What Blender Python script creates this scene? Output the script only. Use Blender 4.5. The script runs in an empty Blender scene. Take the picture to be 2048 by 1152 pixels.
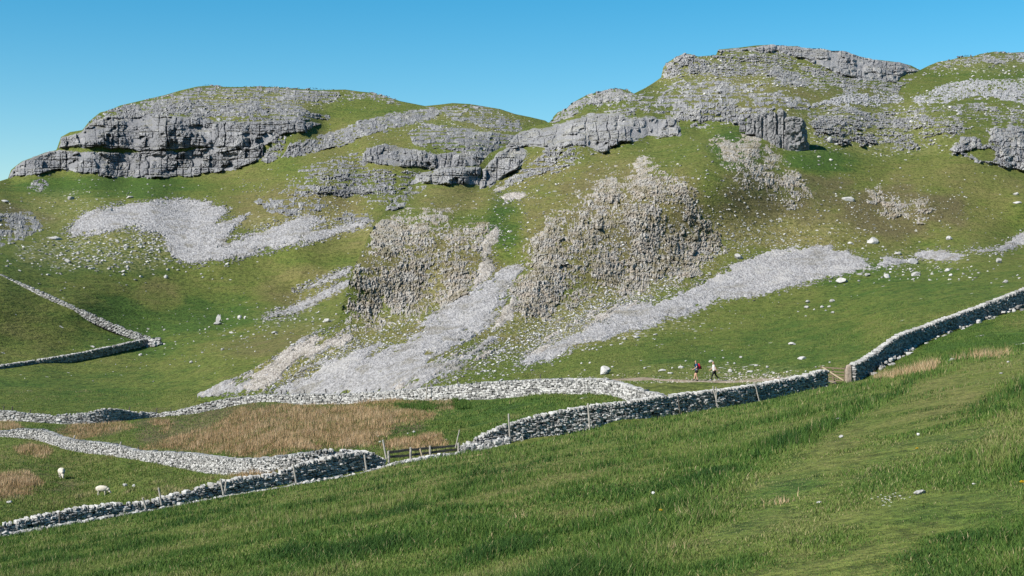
import bpy, math, random
import numpy as np
from mathutils import Vector, Matrix
random.seed(7)
RNG = np.random.default_rng(11)
SC = bpy.context.scene
COL = SC.collection
F = 2814.0          # focal length in photo pixels (photo 2048 wide)
CX, CY = 1024.0, 576.0
CZ = 20.0           # eye height above the lowest part of the valley

# ------------------------------------------------------------------ noise
def _hash(ix, iy, iz, seed):
    h = (ix.astype(np.int64) * 374761393 + iy.astype(np.int64) * 668265263 + iz.astype(np.int64) * 2147483647 + seed * 1274126177) & 0xFFFFFFFF
    h = ((h ^ (h >> 13)) * 1274126177) & 0xFFFFFFFF
    h = (h ^ (h >> 16)) & 0xFFFFFFFF
    h = (h * 2246822519) & 0xFFFFFFFF
    h = h ^ (h >> 15)
    return (h & 0xFFFFFF) / float(0x1000000)

def vnoise(x, y, z=None, seed=0):
    x = np.asarray(x, float); y = np.asarray(y, float)
    z = np.zeros_like(x) if z is None else np.asarray(z, float)
    ix, iy, iz = np.floor(x), np.floor(y), np.floor(z)
    fx, fy, fz = x - ix, y - iy, z - iz
    fx, fy, fz = [f * f * (3 - 2 * f) for f in (fx, fy, fz)]
    r = 0
    for a in (0, 1):
        for b in (0, 1):
            for c in (0, 1):
                w = (fx if a else 1 - fx) * (fy if b else 1 - fy) * (fz if c else 1 - fz)
                r = r + w * _hash(ix + a, iy + b, iz + c, seed)
    return r * 2 - 1

def fbm(x, y, z=None, o=4, seed=0, gain=0.5):
    s, a, t = 0, 1.0, 0
    for k in range(o):
        f = 2.03 ** k
        s = s + a * vnoise(np.asarray(x) * f, np.asarray(y) * f, None if z is None else np.asarray(z) * f, seed + k * 17)
        t += a; a *= gain
    return s / t

def worley(x, y, seed=0):
    x = np.asarray(x, float); y = np.asarray(y, float)
    ix, iy = np.floor(x), np.floor(y)
    f1 = np.full(x.shape, 9.0); f2 = np.full(x.shape, 9.0); idr = np.zeros(x.shape)
    for a in (-1, 0, 1):
        for b in (-1, 0, 1):
            cx, cy = ix + a, iy + b
            z0 = np.zeros_like(cx)
            jx, jy = _hash(cx, cy, z0, seed), _hash(cx, cy, z0 + 1, seed)
            d = np.hypot(cx + jx - x, cy + jy - y)
            r = _hash(cx, cy, z0 + 2, seed)
            nearer = d < f1
            f2 = np.where(nearer, f1, np.minimum(f2, d))
            idr = np.where(nearer, r, idr)
            f1 = np.where(nearer, d, f1)
    return f1, f2, idr

def sstep(a, b, x):
    t = np.clip((x - a) / (b - a), 0, 1)
    return t * t * (3 - 2 * t)

def poly_sd(px, py, poly):
    """signed distance (positive inside) in px of points to a polygon"""
    P = np.asarray(poly, float); sh = px.shape
    x, y = px.ravel(), py.ravel()
    best = np.full(x.shape, 1e9); ins = np.zeros(x.shape, bool)
    for i in range(len(P)):
        ax, ay = P[i]; bx, by = P[(i + 1) % len(P)]
        ex, ey = bx - ax, by - ay
        t = np.clip(((x - ax) * ex + (y - ay) * ey) / max(ex * ex + ey * ey, 1e-9), 0, 1)
        best = np.minimum(best, np.hypot(x - ax - t * ex, y - ay - t * ey))
        if ay != by:
            c = (ay > y) != (by > y)
            ins ^= c & (x < ex * (y - ay) / (by - ay) + ax)
    return np.where(ins, best, -best).reshape(sh)

def blur(a, r, axis):
    k = np.exp(-0.5 * (np.arange(-3 * r, 3 * r + 1) / r) ** 2); k /= k.sum()
    pad = [(0, 0)] * a.ndim; pad[axis] = (3 * r, 3 * r)
    b = np.pad(a, pad, mode='edge')
    return np.apply_along_axis(lambda v: np.convolve(v, k, mode='valid'), axis, b)

def W(px, py, Y):
    px, py, Y = np.asarray(px, float), np.asarray(py, float), np.asarray(Y, float)
    return np.stack([(px - CX) / F * Y, Y, CZ + (CY - py) / F * Y], -1)

# ------------------------------------------------------------------ mesh helpers
def mesh_np(name, V, faces, mat=None, smooth=False, attrs=None, parent=None):
    """V (n,3); faces = list of index arrays (m,k)"""
    if not isinstance(faces, (list, tuple)): faces = [faces]
    faces = [f for f in faces if len(f)]
    me = bpy.data.meshes.new(name)
    me.vertices.add(len(V)); me.vertices.foreach_set('co', np.ascontiguousarray(V, np.float32).ravel())
    nl = sum(f.size for f in faces); nf = sum(len(f) for f in faces)
    me.loops.add(nl); me.loops.foreach_set('vertex_index', np.concatenate([f.ravel() for f in faces]).astype(np.int32))
    starts, o = [], 0
    for f in faces:
        starts.append(o + np.arange(len(f)) * f.shape[1]); o += f.size
    me.polygons.add(nf); me.polygons.foreach_set('loop_start', np.concatenate(starts).astype(np.int32))
    me.polygons.foreach_set('use_smooth', np.full(nf, smooth, bool))
    for k, v in (attrs or {}).items():
        a = me.attributes.new(k, 'FLOAT', 'POINT'); a.data.foreach_set('value', np.ascontiguousarray(v, np.float32).ravel())
    me.update(calc_edges=True)
    if mat: me.materials.append(mat)
    ob = bpy.data.objects.new(name, me); COL.objects.link(ob)
    if parent: ob.parent = parent
    return ob

def grid_faces(nr, nc, ok=None):
    i = np.arange(nr * nc).reshape(nr, nc)
    q = np.stack([i[:-1, :-1], i[:-1, 1:], i[1:, 1:], i[1:, :-1]], -1)
    if ok is not None: q = q[ok]
    return q.reshape(-1, 4)

def drop_unused(V, q, attrs):
    used = np.zeros(len(V), bool); used[q.ravel()] = True
    m = np.cumsum(used) - 1
    return V[used], m[q], {k: v.ravel()[used] for k, v in attrs.items()}

def tag(o, label=None, cat=None, group=None, kind=None):
    if label: o['label'] = label
    if cat: o['category'] = cat
    if group: o['group'] = group
    if kind: o['kind'] = kind
    return o

def empty(name, loc=(0, 0, 0)):
    e = bpy.data.objects.new(name, None); COL.objects.link(e); e.location = loc
    e.empty_display_size = 0.3
    return e

# ------------------------------------------------------------------ materials
def newmat(name):
    m = bpy.data.materials.new(name); m.use_nodes = True
    nt = m.node_tree; nt.nodes.clear()
    out = nt.nodes.new('ShaderNodeOutputMaterial')
    return m, nt, out

KA = 0.78            # overall reflectance against the exposure used
class NT:
    def __init__(s, nt): s.nt = nt
    def n(s, t, **kw):
        nd = s.nt.nodes.new(t)
        for k, v in kw.items(): setattr(nd, k, v)
        return nd
    def l(s, a, b): s.nt.links.new(a, b)
    def val(s, inp, v):
        if hasattr(v, 'links'): s.l(v, inp)
        else: inp.default_value = v
    def noise(s, vec, scale, detail=4, rough=0.55, dist=0.0):
        n = s.n('ShaderNodeTexNoise'); s.l(vec, n.inputs['Vector'])
        n.inputs['Scale'].default_value = scale; n.inputs['Detail'].default_value = detail
        n.inputs['Roughness'].default_value = rough; n.inputs['Distortion'].default_value = dist
        return n.outputs['Fac']
    def ramp(s, fac, stops):
        r = s.n('ShaderNodeValToRGB'); s.l(fac, r.inputs['Fac'])
        e = r.color_ramp.elements
        while len(e) < len(stops): e.new(0.5)
        for k, (p, c) in enumerate(stops):
            e[k].position = p; e[k].color = (*c, 1) if len(c) == 3 else c
        return r.outputs['Color']
    def mix(s, f, a, b, mode='MIX'):
        m = s.n('ShaderNodeMix', data_type='RGBA', blend_type=mode, clamp_factor=True)
        s.val(m.inputs[0], f)
        for i, v in ((6, a), (7, b)):
            if hasattr(v, 'links'): s.l(v, m.inputs[i])
            else: m.inputs[i].default_value = (*v, 1) if len(v) == 3 else v
        return m.outputs[2]
    def math(s, op, a, b=None, clamp=False):
        m = s.n('ShaderNodeMath', operation=op, use_clamp=clamp)
        s.val(m.inputs[0], a)
        if b is not None: s.val(m.inputs[1], b)
        return m.outputs[0]
    def maprange(s, v, a, b, c=0.0, d=1.0, smooth=True):
        m = s.n('ShaderNodeMapRange', interpolation_type='SMOOTHSTEP' if smooth else 'LINEAR')
        s.l(v, m.inputs[0])
        for i, x in zip((1, 2, 3, 4), (a, b, c, d)): m.inputs[i].default_value = x
        return m.outputs[0]
    def attr(s, name): 
        a = s.n('ShaderNodeAttribute', attribute_name=name); return a.outputs['Fac']
    def pos(s): return s.n('ShaderNodeNewGeometry').outputs['Position']
    def scaled(s, vec, sc):
        m = s.n('ShaderNodeMapping'); s.l(vec, m.inputs['Vector']); m.inputs['Scale'].default_value = sc
        return m.outputs['Vector']
    def bump(s, h, strength, dist, normal=None):
        b = s.n('ShaderNodeBump'); s.l(h, b.inputs['Height'])
        b.inputs['Strength'].default_value = strength; b.inputs['Distance'].default_value = dist
        if normal: s.l(normal, b.inputs['Normal'])
        return b.outputs['Normal']
    def principled(s, col, rough=0.9, spec=0.2, normal=None):
        p = s.n('ShaderNodeBsdfPrincipled')
        if hasattr(col, 'links'): s.l(s.mix(1.0, col, (KA, KA, KA), 'MULTIPLY'), p.inputs['Base Color'])
        else: p.inputs['Base Color'].default_value = (*[v * KA for v in col], 1)
        p.inputs['Roughness'].default_value = rough
        p.inputs['Specular IOR Level'].default_value = spec
        if normal: s.l(normal, p.inputs['Normal'])
        return p.outputs['BSDF']

GREEN_LUSH = (0.050, 0.094, 0.016)
GREEN_MID = (0.102, 0.126, 0.027)
OLIVE = (0.160, 0.140, 0.055)
STRAW = (0.23, 0.175, 0.075)
BROWN = (0.112, 0.096, 0.046)
PALE = (0.42, 0.41, 0.385)

TERR = 0.55           # share of the small sheep-worn terraces in the turf's grain
def mat_turf(name, k=1.0, bump=0.6, speck=True):
    """turf: grain in metres scaled by k (k>1 = coarser grain for land farther off)"""
    m, nt, out = newmat(name); N = NT(nt)
    P = N.pos()
    big = N.noise(P, 0.022 / k, 4, 0.6)
    med = N.noise(N.scaled(P, (1, 1, 1.6)), 0.19 / k, 5, 0.62, 0.4)
    fine = N.noise(N.scaled(P, (1, 0.6, 1.6)), 1.5 / k, 5, 0.68)
    grain = N.noise(P, 4.5 / k, 3, 0.7)
    dry, lush, rub, brn = N.attr('dry'), N.attr('lush'), N.attr('rub'), N.attr('brn')
    t = N.math('ADD', N.math('MULTIPLY', big, 0.5), N.math('MULTIPLY', med, 0.65))
    t = N.math('ADD', t, N.math('MULTIPLY', fine, 0.45))
    terr = N.noise(N.scaled(P, (0.16, 0.16, 1.9)), 0.9 / k, 5, 0.62, 0.5)
    t = N.math('ADD', t, N.math('MULTIPLY', terr, TERR))
    t = N.math('ADD', t, -0.31 - 0.5 * TERR)
    t = N.math('ADD', t, N.math('MULTIPLY', dry, 0.42))
    t = N.math('SUBTRACT', t, N.math('MULTIPLY', lush, 0.38), True)
    c = N.ramp(t, [(0.18, GREEN_LUSH), (0.46, GREEN_MID), (0.72, (0.132, 0.134, 0.040)), (0.98, OLIVE)])
    b = N.maprange(N.math('ADD', N.math('ADD', brn, N.math('MULTIPLY', med, 0.9)), N.math('MULTIPLY', fine, 0.5)), 0.88, 1.75)
    c = N.mix(b, c, BROWN)
    c = N.mix(N.math('MULTIPLY', rub, N.maprange(fine, 0.36, 0.6, 0.0, 0.75)), c, (0.235, 0.215, 0.095))
    dk = N.maprange(fine, 0.34, 0.54, 0.55, 1.0)
    c = N.mix(1.0, c, N.n2v(dk), 'MULTIPLY')
    gr = N.maprange(grain, 0.3, 0.70, 0.58, 1.42)
    c = N.mix(1.0, c, N.n2v(gr), 'MULTIPLY')
    vo = N.n('ShaderNodeTexVoronoi'); N.l(P, vo.inputs['Vector']); vo.inputs['Scale'].default_value = 1.05 / k
    vs = N.n('ShaderNodeSeparateColor'); N.l(vo.outputs['Color'], vs.inputs[0])
    pick = N.math('ADD', vs.outputs[0], N.math('MULTIPLY', N.math('SUBTRACT', med, 0.5), 0.6))
    pick = N.math('GREATER_THAN', pick, N.math('SUBTRACT', 1.02, N.math('MULTIPLY', rub, 0.55)))
    size = N.maprange(vs.outputs[1], 0.0, 1.0, 0.10, 0.36)
    st = N.math('MULTIPLY', pick, N.math('LESS_THAN', vo.outputs['Distance'], size))
    if speck: c = N.mix(st, c, PALE)
    h = N.math('ADD', N.math('ADD', N.math('MULTIPLY', fine, 1.0), N.math('MULTIPLY', grain, 0.35)), N.math('MULTIPLY', terr, 2.2 * TERR))
    nb = N.bump(h, bump, 0.55 * k)
    N.l(N.principled(c, 0.95, 0.12, nb), out.inputs['Surface'])
    return m
def _n2v(s, v):
    c = s.n('ShaderNodeCombineColor')
    for i in range(3): s.l(v, c.inputs[i])
    return c.outputs[0]
NT.n2v = _n2v

def mat_rock(name, base=(0.23, 0.23, 0.238), light=(0.41, 0.405, 0.40), dark=(0.08, 0.082, 0.092), k=1.0, green=0.45, warm=0.0, bump=0.8, olive=0.0):
    m, nt, out = newmat(name); N = NT(nt)
    P = N.pos(); tint = N.attr('tint')
    a = N.noise(P, 0.28 / k, 5, 0.62, 0.3)
    streak = N.noise(N.scaled(P, (1, 1, 0.16)), 1.1 / k, 5, 0.65, 0.5)
    f = N.noise(P, 2.6 / k, 5, 0.7)
    t = N.math('ADD', N.math('MULTIPLY', a, 0.45), N.math('MULTIPLY', streak, 0.5))
    t = N.math('ADD', t, N.math('MULTIPLY', f, 0.45))
    t = N.math('ADD', t, N.math('MULTIPLY', N.math('SUBTRACT', tint, 0.5), 0.34))
    c = N.ramp(t, [(0.42, dark), (0.60, base), (0.74, base), (0.94, light)])
    if warm:
        w = N.maprange(N.noise(P, 0.5 / k, 4, 0.6), 0.42, 0.66, 0.0, warm)
        c = N.mix(w, c, (0.36, 0.29, 0.215))
    if olive:
        ol = N.math('ADD', N.math('MULTIPLY', N.noise(P, 0.33, 5, 0.65, 0.8), 0.6), N.math('MULTIPLY', N.noise(P, 1.9, 4, 0.7), 0.4))
        c = N.mix(N.maprange(ol, 0.47, 0.60, 0.0, olive), c, (0.150, 0.128, 0.062))
    g = N.n('ShaderNodeNewGeometry').outputs['Normal']
    sx = N.n('ShaderNodeSeparateXYZ'); N.l(g, sx.inputs[0])
    up = N.math('ADD', sx.outputs['Z'], N.math('MULTIPLY', N.math('SUBTRACT', a, 0.5), 0.9))
    up = N.math('ADD', up, N.math('MULTIPLY', N.math('SUBTRACT', f, 0.5), 0.5))
    gm = N.maprange(up, 0.88, 1.08, 0.0, green)
    gc = N.mix(N.maprange(a, 0.3, 0.7), GREEN_MID, OLIVE)
    c = N.mix(gm, c, gc)
    h = N.math('ADD', N.math('MULTIPLY', f, 0.7), N.math('MULTIPLY', streak, 0.7))
    N.l(N.principled(c, 0.92, 0.15, N.bump(h, bump, 0.5 * k)), out.inputs['Surface'])
    return m

def mat_stone(name, lo=(0.20, 0.20, 0.205), mid=(0.40, 0.395, 0.385), hi=(0.66, 0.65, 0.63), sc=9.0, bump=0.5, patchy=0.0):
    m, nt, out = newmat(name); N = NT(nt)
    P = N.pos(); tint = N.attr('tint')
    f = N.noise(P, sc, 5, 0.68); g = N.noise(P, sc * 0.22, 3, 0.6)
    t = N.math('ADD', N.math('MULTIPLY', f, 0.55), N.math('MULTIPLY', g, 0.35))
    t = N.math('ADD', t, N.math('MULTIPLY', N.math('SUBTRACT', tint, 0.5), 0.55))
    c = N.ramp(t, [(0.18, lo), (0.42, mid), (0.70, hi)])
    moss = N.maprange(N.noise(P, sc * 0.35, 4, 0.6), 0.60, 0.74, 0.0, 0.6)
    c = N.mix(moss, c, (0.15, 0.145, 0.09))
    if patchy:
        pn = N.noise(P, 0.16, 5, 0.65, 0.6)
        c = N.mix(N.maprange(pn, 0.50, 0.68, 0.0, patchy), c, (0.15, 0.135, 0.095))
        c = N.mix(N.maprange(pn, 0.46, 0.32, 0.0, patchy * 0.7), c, (0.40, 0.385, 0.365))
    N.l(N.principled(c, 0.9, 0.2, N.bump(f, bump, 0.6 / sc)), out.inputs['Surface'])
    return m

def mat_wood(name, c0, c1):
    m, nt, out = newmat(name); N = NT(nt)
    P = N.pos()
    f = N.noise(N.scaled(P, (14, 14, 2.2)), 2.0, 4, 0.6)
    c = N.ramp(f, [(0.3, c0), (0.7, c1)])
    N.l(N.principled(c, 0.85, 0.2, N.bump(f, 0.4, 0.01)), out.inputs['Surface'])
    return m

def mat_plain(name, col, rough=0.8, var=0.25, sc=30.0):
    m, nt, out = newmat(name); N = NT(nt)
    f = N.noise(N.pos(), sc, 3, 0.6)
    c = N.ramp(f, [(0.3, tuple(v * (1 - var) for v in col)), (0.7, tuple(min(1, v * (1 + var)) for v in col))])
    N.l(N.principled(c, rough, 0.25, N.bump(f, 0.25, 0.01)), out.inputs['Surface'])
    return m

def mat_blade(name, stops, trans=0.28):
    m, nt, out = newmat(name); N = NT(nt)
    t = N.attr('tint')
    c = N.ramp(t, stops)
    d = N.principled(c, 0.75, 0.18)
    tr = N.n('ShaderNodeBsdfTranslucent'); N.l(N.mix(1.0, c, (KA, KA, KA), 'MULTIPLY'), tr.inputs['Color'])
    mx = N.n('ShaderNodeMixShader'); mx.inputs[0].default_value = trans
    N.l(d, mx.inputs[1]); N.l(tr.outputs[0], mx.inputs[2])
    N.l(mx.outputs[0], out.inputs['Surface'])
    return m

M = {
    'turf_near': mat_turf('turf', 0.5, 0.5, False),
    'turf_mid': mat_turf('turf', 1.0, 0.7),
    'turf_far': mat_turf('turf', 1.7, 0.7),
    'rock': mat_rock('limestone', k=1.0),
    'rock_far': mat_rock('limestone', base=(0.185, 0.187, 0.198), light=(0.36, 0.36, 0.366), dark=(0.05, 0.052, 0.06), k=1.6),  # stain streaks and dark end deepened in colour to stand in for cliff shadows
    'rock_spur': mat_rock('limestone', base=(0.315, 0.300, 0.282), light=(0.47, 0.455, 0.435), dark=(0.12, 0.113, 0.104), k=0.7, green=0.45, olive=0.8, warm=0.55),
    'pave': mat_rock('limestone', base=(0.31, 0.31, 0.32), light=(0.48, 0.48, 0.485), dark=(0.12, 0.122, 0.132), k=0.8, green=0.2),
    'scree': mat_stone('scree', (0.145, 0.142, 0.144), (0.25, 0.245, 0.25), (0.355, 0.35, 0.356), 2.2, 0.9, 0.55),
    'scree_warm': mat_stone('scree', (0.17, 0.15, 0.135), (0.30, 0.275, 0.25), (0.42, 0.395, 0.365), 2.2, 0.9, 0.55),
    'wall': mat_stone('wallstone', (0.13, 0.13, 0.128), (0.31, 0.305, 0.296), (0.47, 0.465, 0.455), 7.0, 0.5),
    'core': mat_plain('wallcore', (0.05, 0.047, 0.042), 0.95),  # fill coloured near black so the gaps between stones look shaded
    'boulder': mat_stone('boulder', (0.16, 0.16, 0.163), (0.35, 0.345, 0.335), (0.56, 0.55, 0.535), 1.6, 0.6),
    'boulder_grey': mat_stone('boulder', (0.15, 0.15, 0.16), (0.30, 0.30, 0.31), (0.5, 0.5, 0.5), 1.6, 0.6),
    'wood': mat_wood('weathered_wood', (0.22, 0.20, 0.175), (0.46, 0.43, 0.39)),
    'wood_dark': mat_wood('dark_wood', (0.05, 0.045, 0.04), (0.13, 0.12, 0.105)),
    'wood_warm': mat_wood('gate_wood', (0.12, 0.09, 0.06), (0.24, 0.185, 0.125)),
    'wood_new': mat_wood('new_wood', (0.30, 0.24, 0.16), (0.44, 0.36, 0.25)),
    'post_stone': mat_stone('gatepost', (0.15, 0.115, 0.09), (0.30, 0.235, 0.19), (0.42, 0.35, 0.29), 5.0, 0.6),
    'iron': mat_plain('iron', (0.03, 0.028, 0.027), 0.6),
    'path_stone': mat_stone('path_stone', (0.20, 0.18, 0.15), (0.36, 0.33, 0.28), (0.5, 0.47, 0.42), 4.0, 0.6),
    'path': mat_stone('path', (0.13, 0.10, 0.07), (0.24, 0.19, 0.14), (0.42, 0.38, 0.32), 2.0, 0.7),
}
# ------------------------------------------------------------------ land
PX0, PX1, ST = -320.0, 2380.0, 4.0
GX = np.arange(PX0, PX1 + 1, ST)

def lin(tab):
    t = sorted(tab); xs = np.array([a[0] for a in t], float); ys = np.array([a[1] for a in t], float)
    return lambda x: np.interp(x, xs, ys)

def bilin(G, px, py, py0):
    u = np.clip((np.asarray(px, float) - PX0) / ST, 0, G.shape[0] - 1.001); v = np.clip((np.asarray(py, float) - py0) / ST, 0, G.shape[1] - 1.001)
    i, j = u.astype(int), v.astype(int); a, b = u - i, v - j
    return (G[i, j] * (1 - a) + G[i + 1, j] * a) * (1 - b) + (G[i, j + 1] * (1 - a) + G[i + 1, j + 1] * a) * b

class Sheet:
    """a hillside: for each bearing, the distance at which the ground stands at each height angle"""
    def __init__(s, knots, top, bot, py0, py1, lam=2e-4, und=0.006):
        s.top, s.bot, s.py0 = top, bot, py0
        K = np.array(knots, float)
        q = K[:, :2] / 1000.0; v = np.log(K[:, 2]); n = len(q)
        def phi(r2): return 0.5 * r2 * np.log(r2 + 1e-12)
        d2 = ((q[:, None] - q[None]) ** 2).sum(-1)
        A = np.zeros((n + 3, n + 3)); A[:n, :n] = phi(d2) + lam * np.eye(n)
        A[:n, n] = A[n, :n] = 1; A[:n, n + 1:] = q; A[n + 1:, :n] = q.T
        w = np.linalg.solve(A, np.concatenate([v, [0, 0, 0]]))
        gy = np.arange(py0, py1 + 1, ST)
        X, Y = np.meshgrid(GX / 1000, gy / 1000, indexing='ij')
        G = w[n] + w[n + 1] * X + w[n + 2] * Y
        for k in range(n): G = G + w[k] * phi((X - q[k, 0]) ** 2 + (Y - q[k, 1]) ** 2)
        D = np.exp(G)
        X3, Y3 = (X * 1000 - CX) / F * D, D
        Z3 = (CY - Y * 1000) / F * D
        G = G + und * fbm(X3 / 14, Y3 / 14, Z3 / 14, 4, 3)
        G = G[:, ::-1]                                   # going up
        G = np.maximum.accumulate(G + 0.0, axis=1) + np.arange(G.shape[1])[None] * 1e-5
        s.G = G[:, ::-1]
    def Y(s, px, py, clamp=True):
        py = np.asarray(py, float)
        if clamp: py = np.maximum(py, s.top(px) + 0.3)
        return np.exp(bilin(s.G, px, py, s.py0))
    def P(s, px, py): return W(px, np.maximum(py, s.top(px) + 0.3), s.Y(px, py))
    def build(s, name, mat, x0, x1, step, nr, back, blobs, ymin=-1):
        px = np.arange(x0, x1 + 1, step); t = np.linspace(0, 1, nr)
        tp, bt = s.top(px), s.bot(px)
        PY = bt[None] + (tp - bt)[None] * t[:, None]; PXg = np.broadcast_to(px[None], PY.shape)
        Y = s.Y(PXg, PY, False)
        V = W(PXg, PY, Y)
        last = V[-1]; rows = [V]
        for dy, dz in back:
            r = last.copy(); f = (last[:, 1] + dy) / last[:, 1]
            r[:, 0] = last[:, 0] * f; r[:, 1] += dy; r[:, 2] -= dz
            rows.append(r[None])
        V = np.concatenate(rows, 0); nr2 = V.shape[0]
        PYa = np.concatenate([PY] + [PY[-1:]] * len(back)); PXa = np.broadcast_to(px[None], PYa.shape)
        at = ground_attrs(PXa, PYa, blobs)
        return mesh_np(name, V.reshape(-1, 3), grid_faces(nr2, len(px)), mat, True, at)

def ground_attrs(PXa, PYa, blobs):
    at = {k: np.zeros(PXa.shape) for k in ('dry', 'lush', 'rub', 'brn')}
    w = 0.35 * fbm(PXa / 60, PYa / 34, None, 4, 5)
    for k, x, y, rx, ry, v in blobs:
        r = np.sqrt(((PXa - x) / rx) ** 2 + ((PYa - y) / ry) ** 2) + w
        at[k] = np.maximum(at[k], v * (1 - sstep(0.55, 1.15, r)))
    return at

# ---- near field: rows of (distance, bearing -> image height), a smooth bank falling to the wall
def base(Y): return lambda px: 846.7 + 3940.0 / Y - 0.172 * (px - 1024)
W1L = [(-320, 1124), (0, 1072), (150, 1046), (300, 1021), (450, 992), (600, 968), (700, 951), (780, 932), (920, 907), (1050, 889), (1180, 859), (1350, 830), (1500, 807), (1600, 786), (1655, 774), (1690, 768)]
ROWS = [
    (1.0, base(1.0), None), (5.0, base(5.0), None), (14.0, None, [(-320, 1359), (0, 1304), (1024, 1128), (1600, 1029), (1800, 990), (2048, 945), (2380, 900)]),
    (30.0, None, [(-320, 1209), (0, 1154), (1024, 978), (1500, 896), (1700, 858), (1850, 826), (2048, 782), (2380, 720)]),
    (55.0, None, [(-320, 1149), (0, 1094), (512, 1007), (1024, 917), (1400, 853), (1600, 812), (1700, 784), (1780, 756), (1850, 737), (1900, 724), (1960, 713), (2048, 700), (2200, 680), (2380, 655)]),
]
def wy(px): return np.interp(px, [-320, 0, 300, 600, 776, 920, 1250, 1450, 1660, 1700], [73, 78, 82.5, 87.5, 91, 93.2, 96.5, 101, 108.5, 109.5])
def y_wall(px): return np.where(np.asarray(px) < 1700, wy(px), np.interp(px, [1700, 1760, 1900, 2048, 2380], [109.5, 102, 86, 80, 80]))
p_wall = lin(W1L + [(1720, 763), (1760, 762), (1800, 762), (1900, 752), (2048, 738), (2380, 715)])

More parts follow.
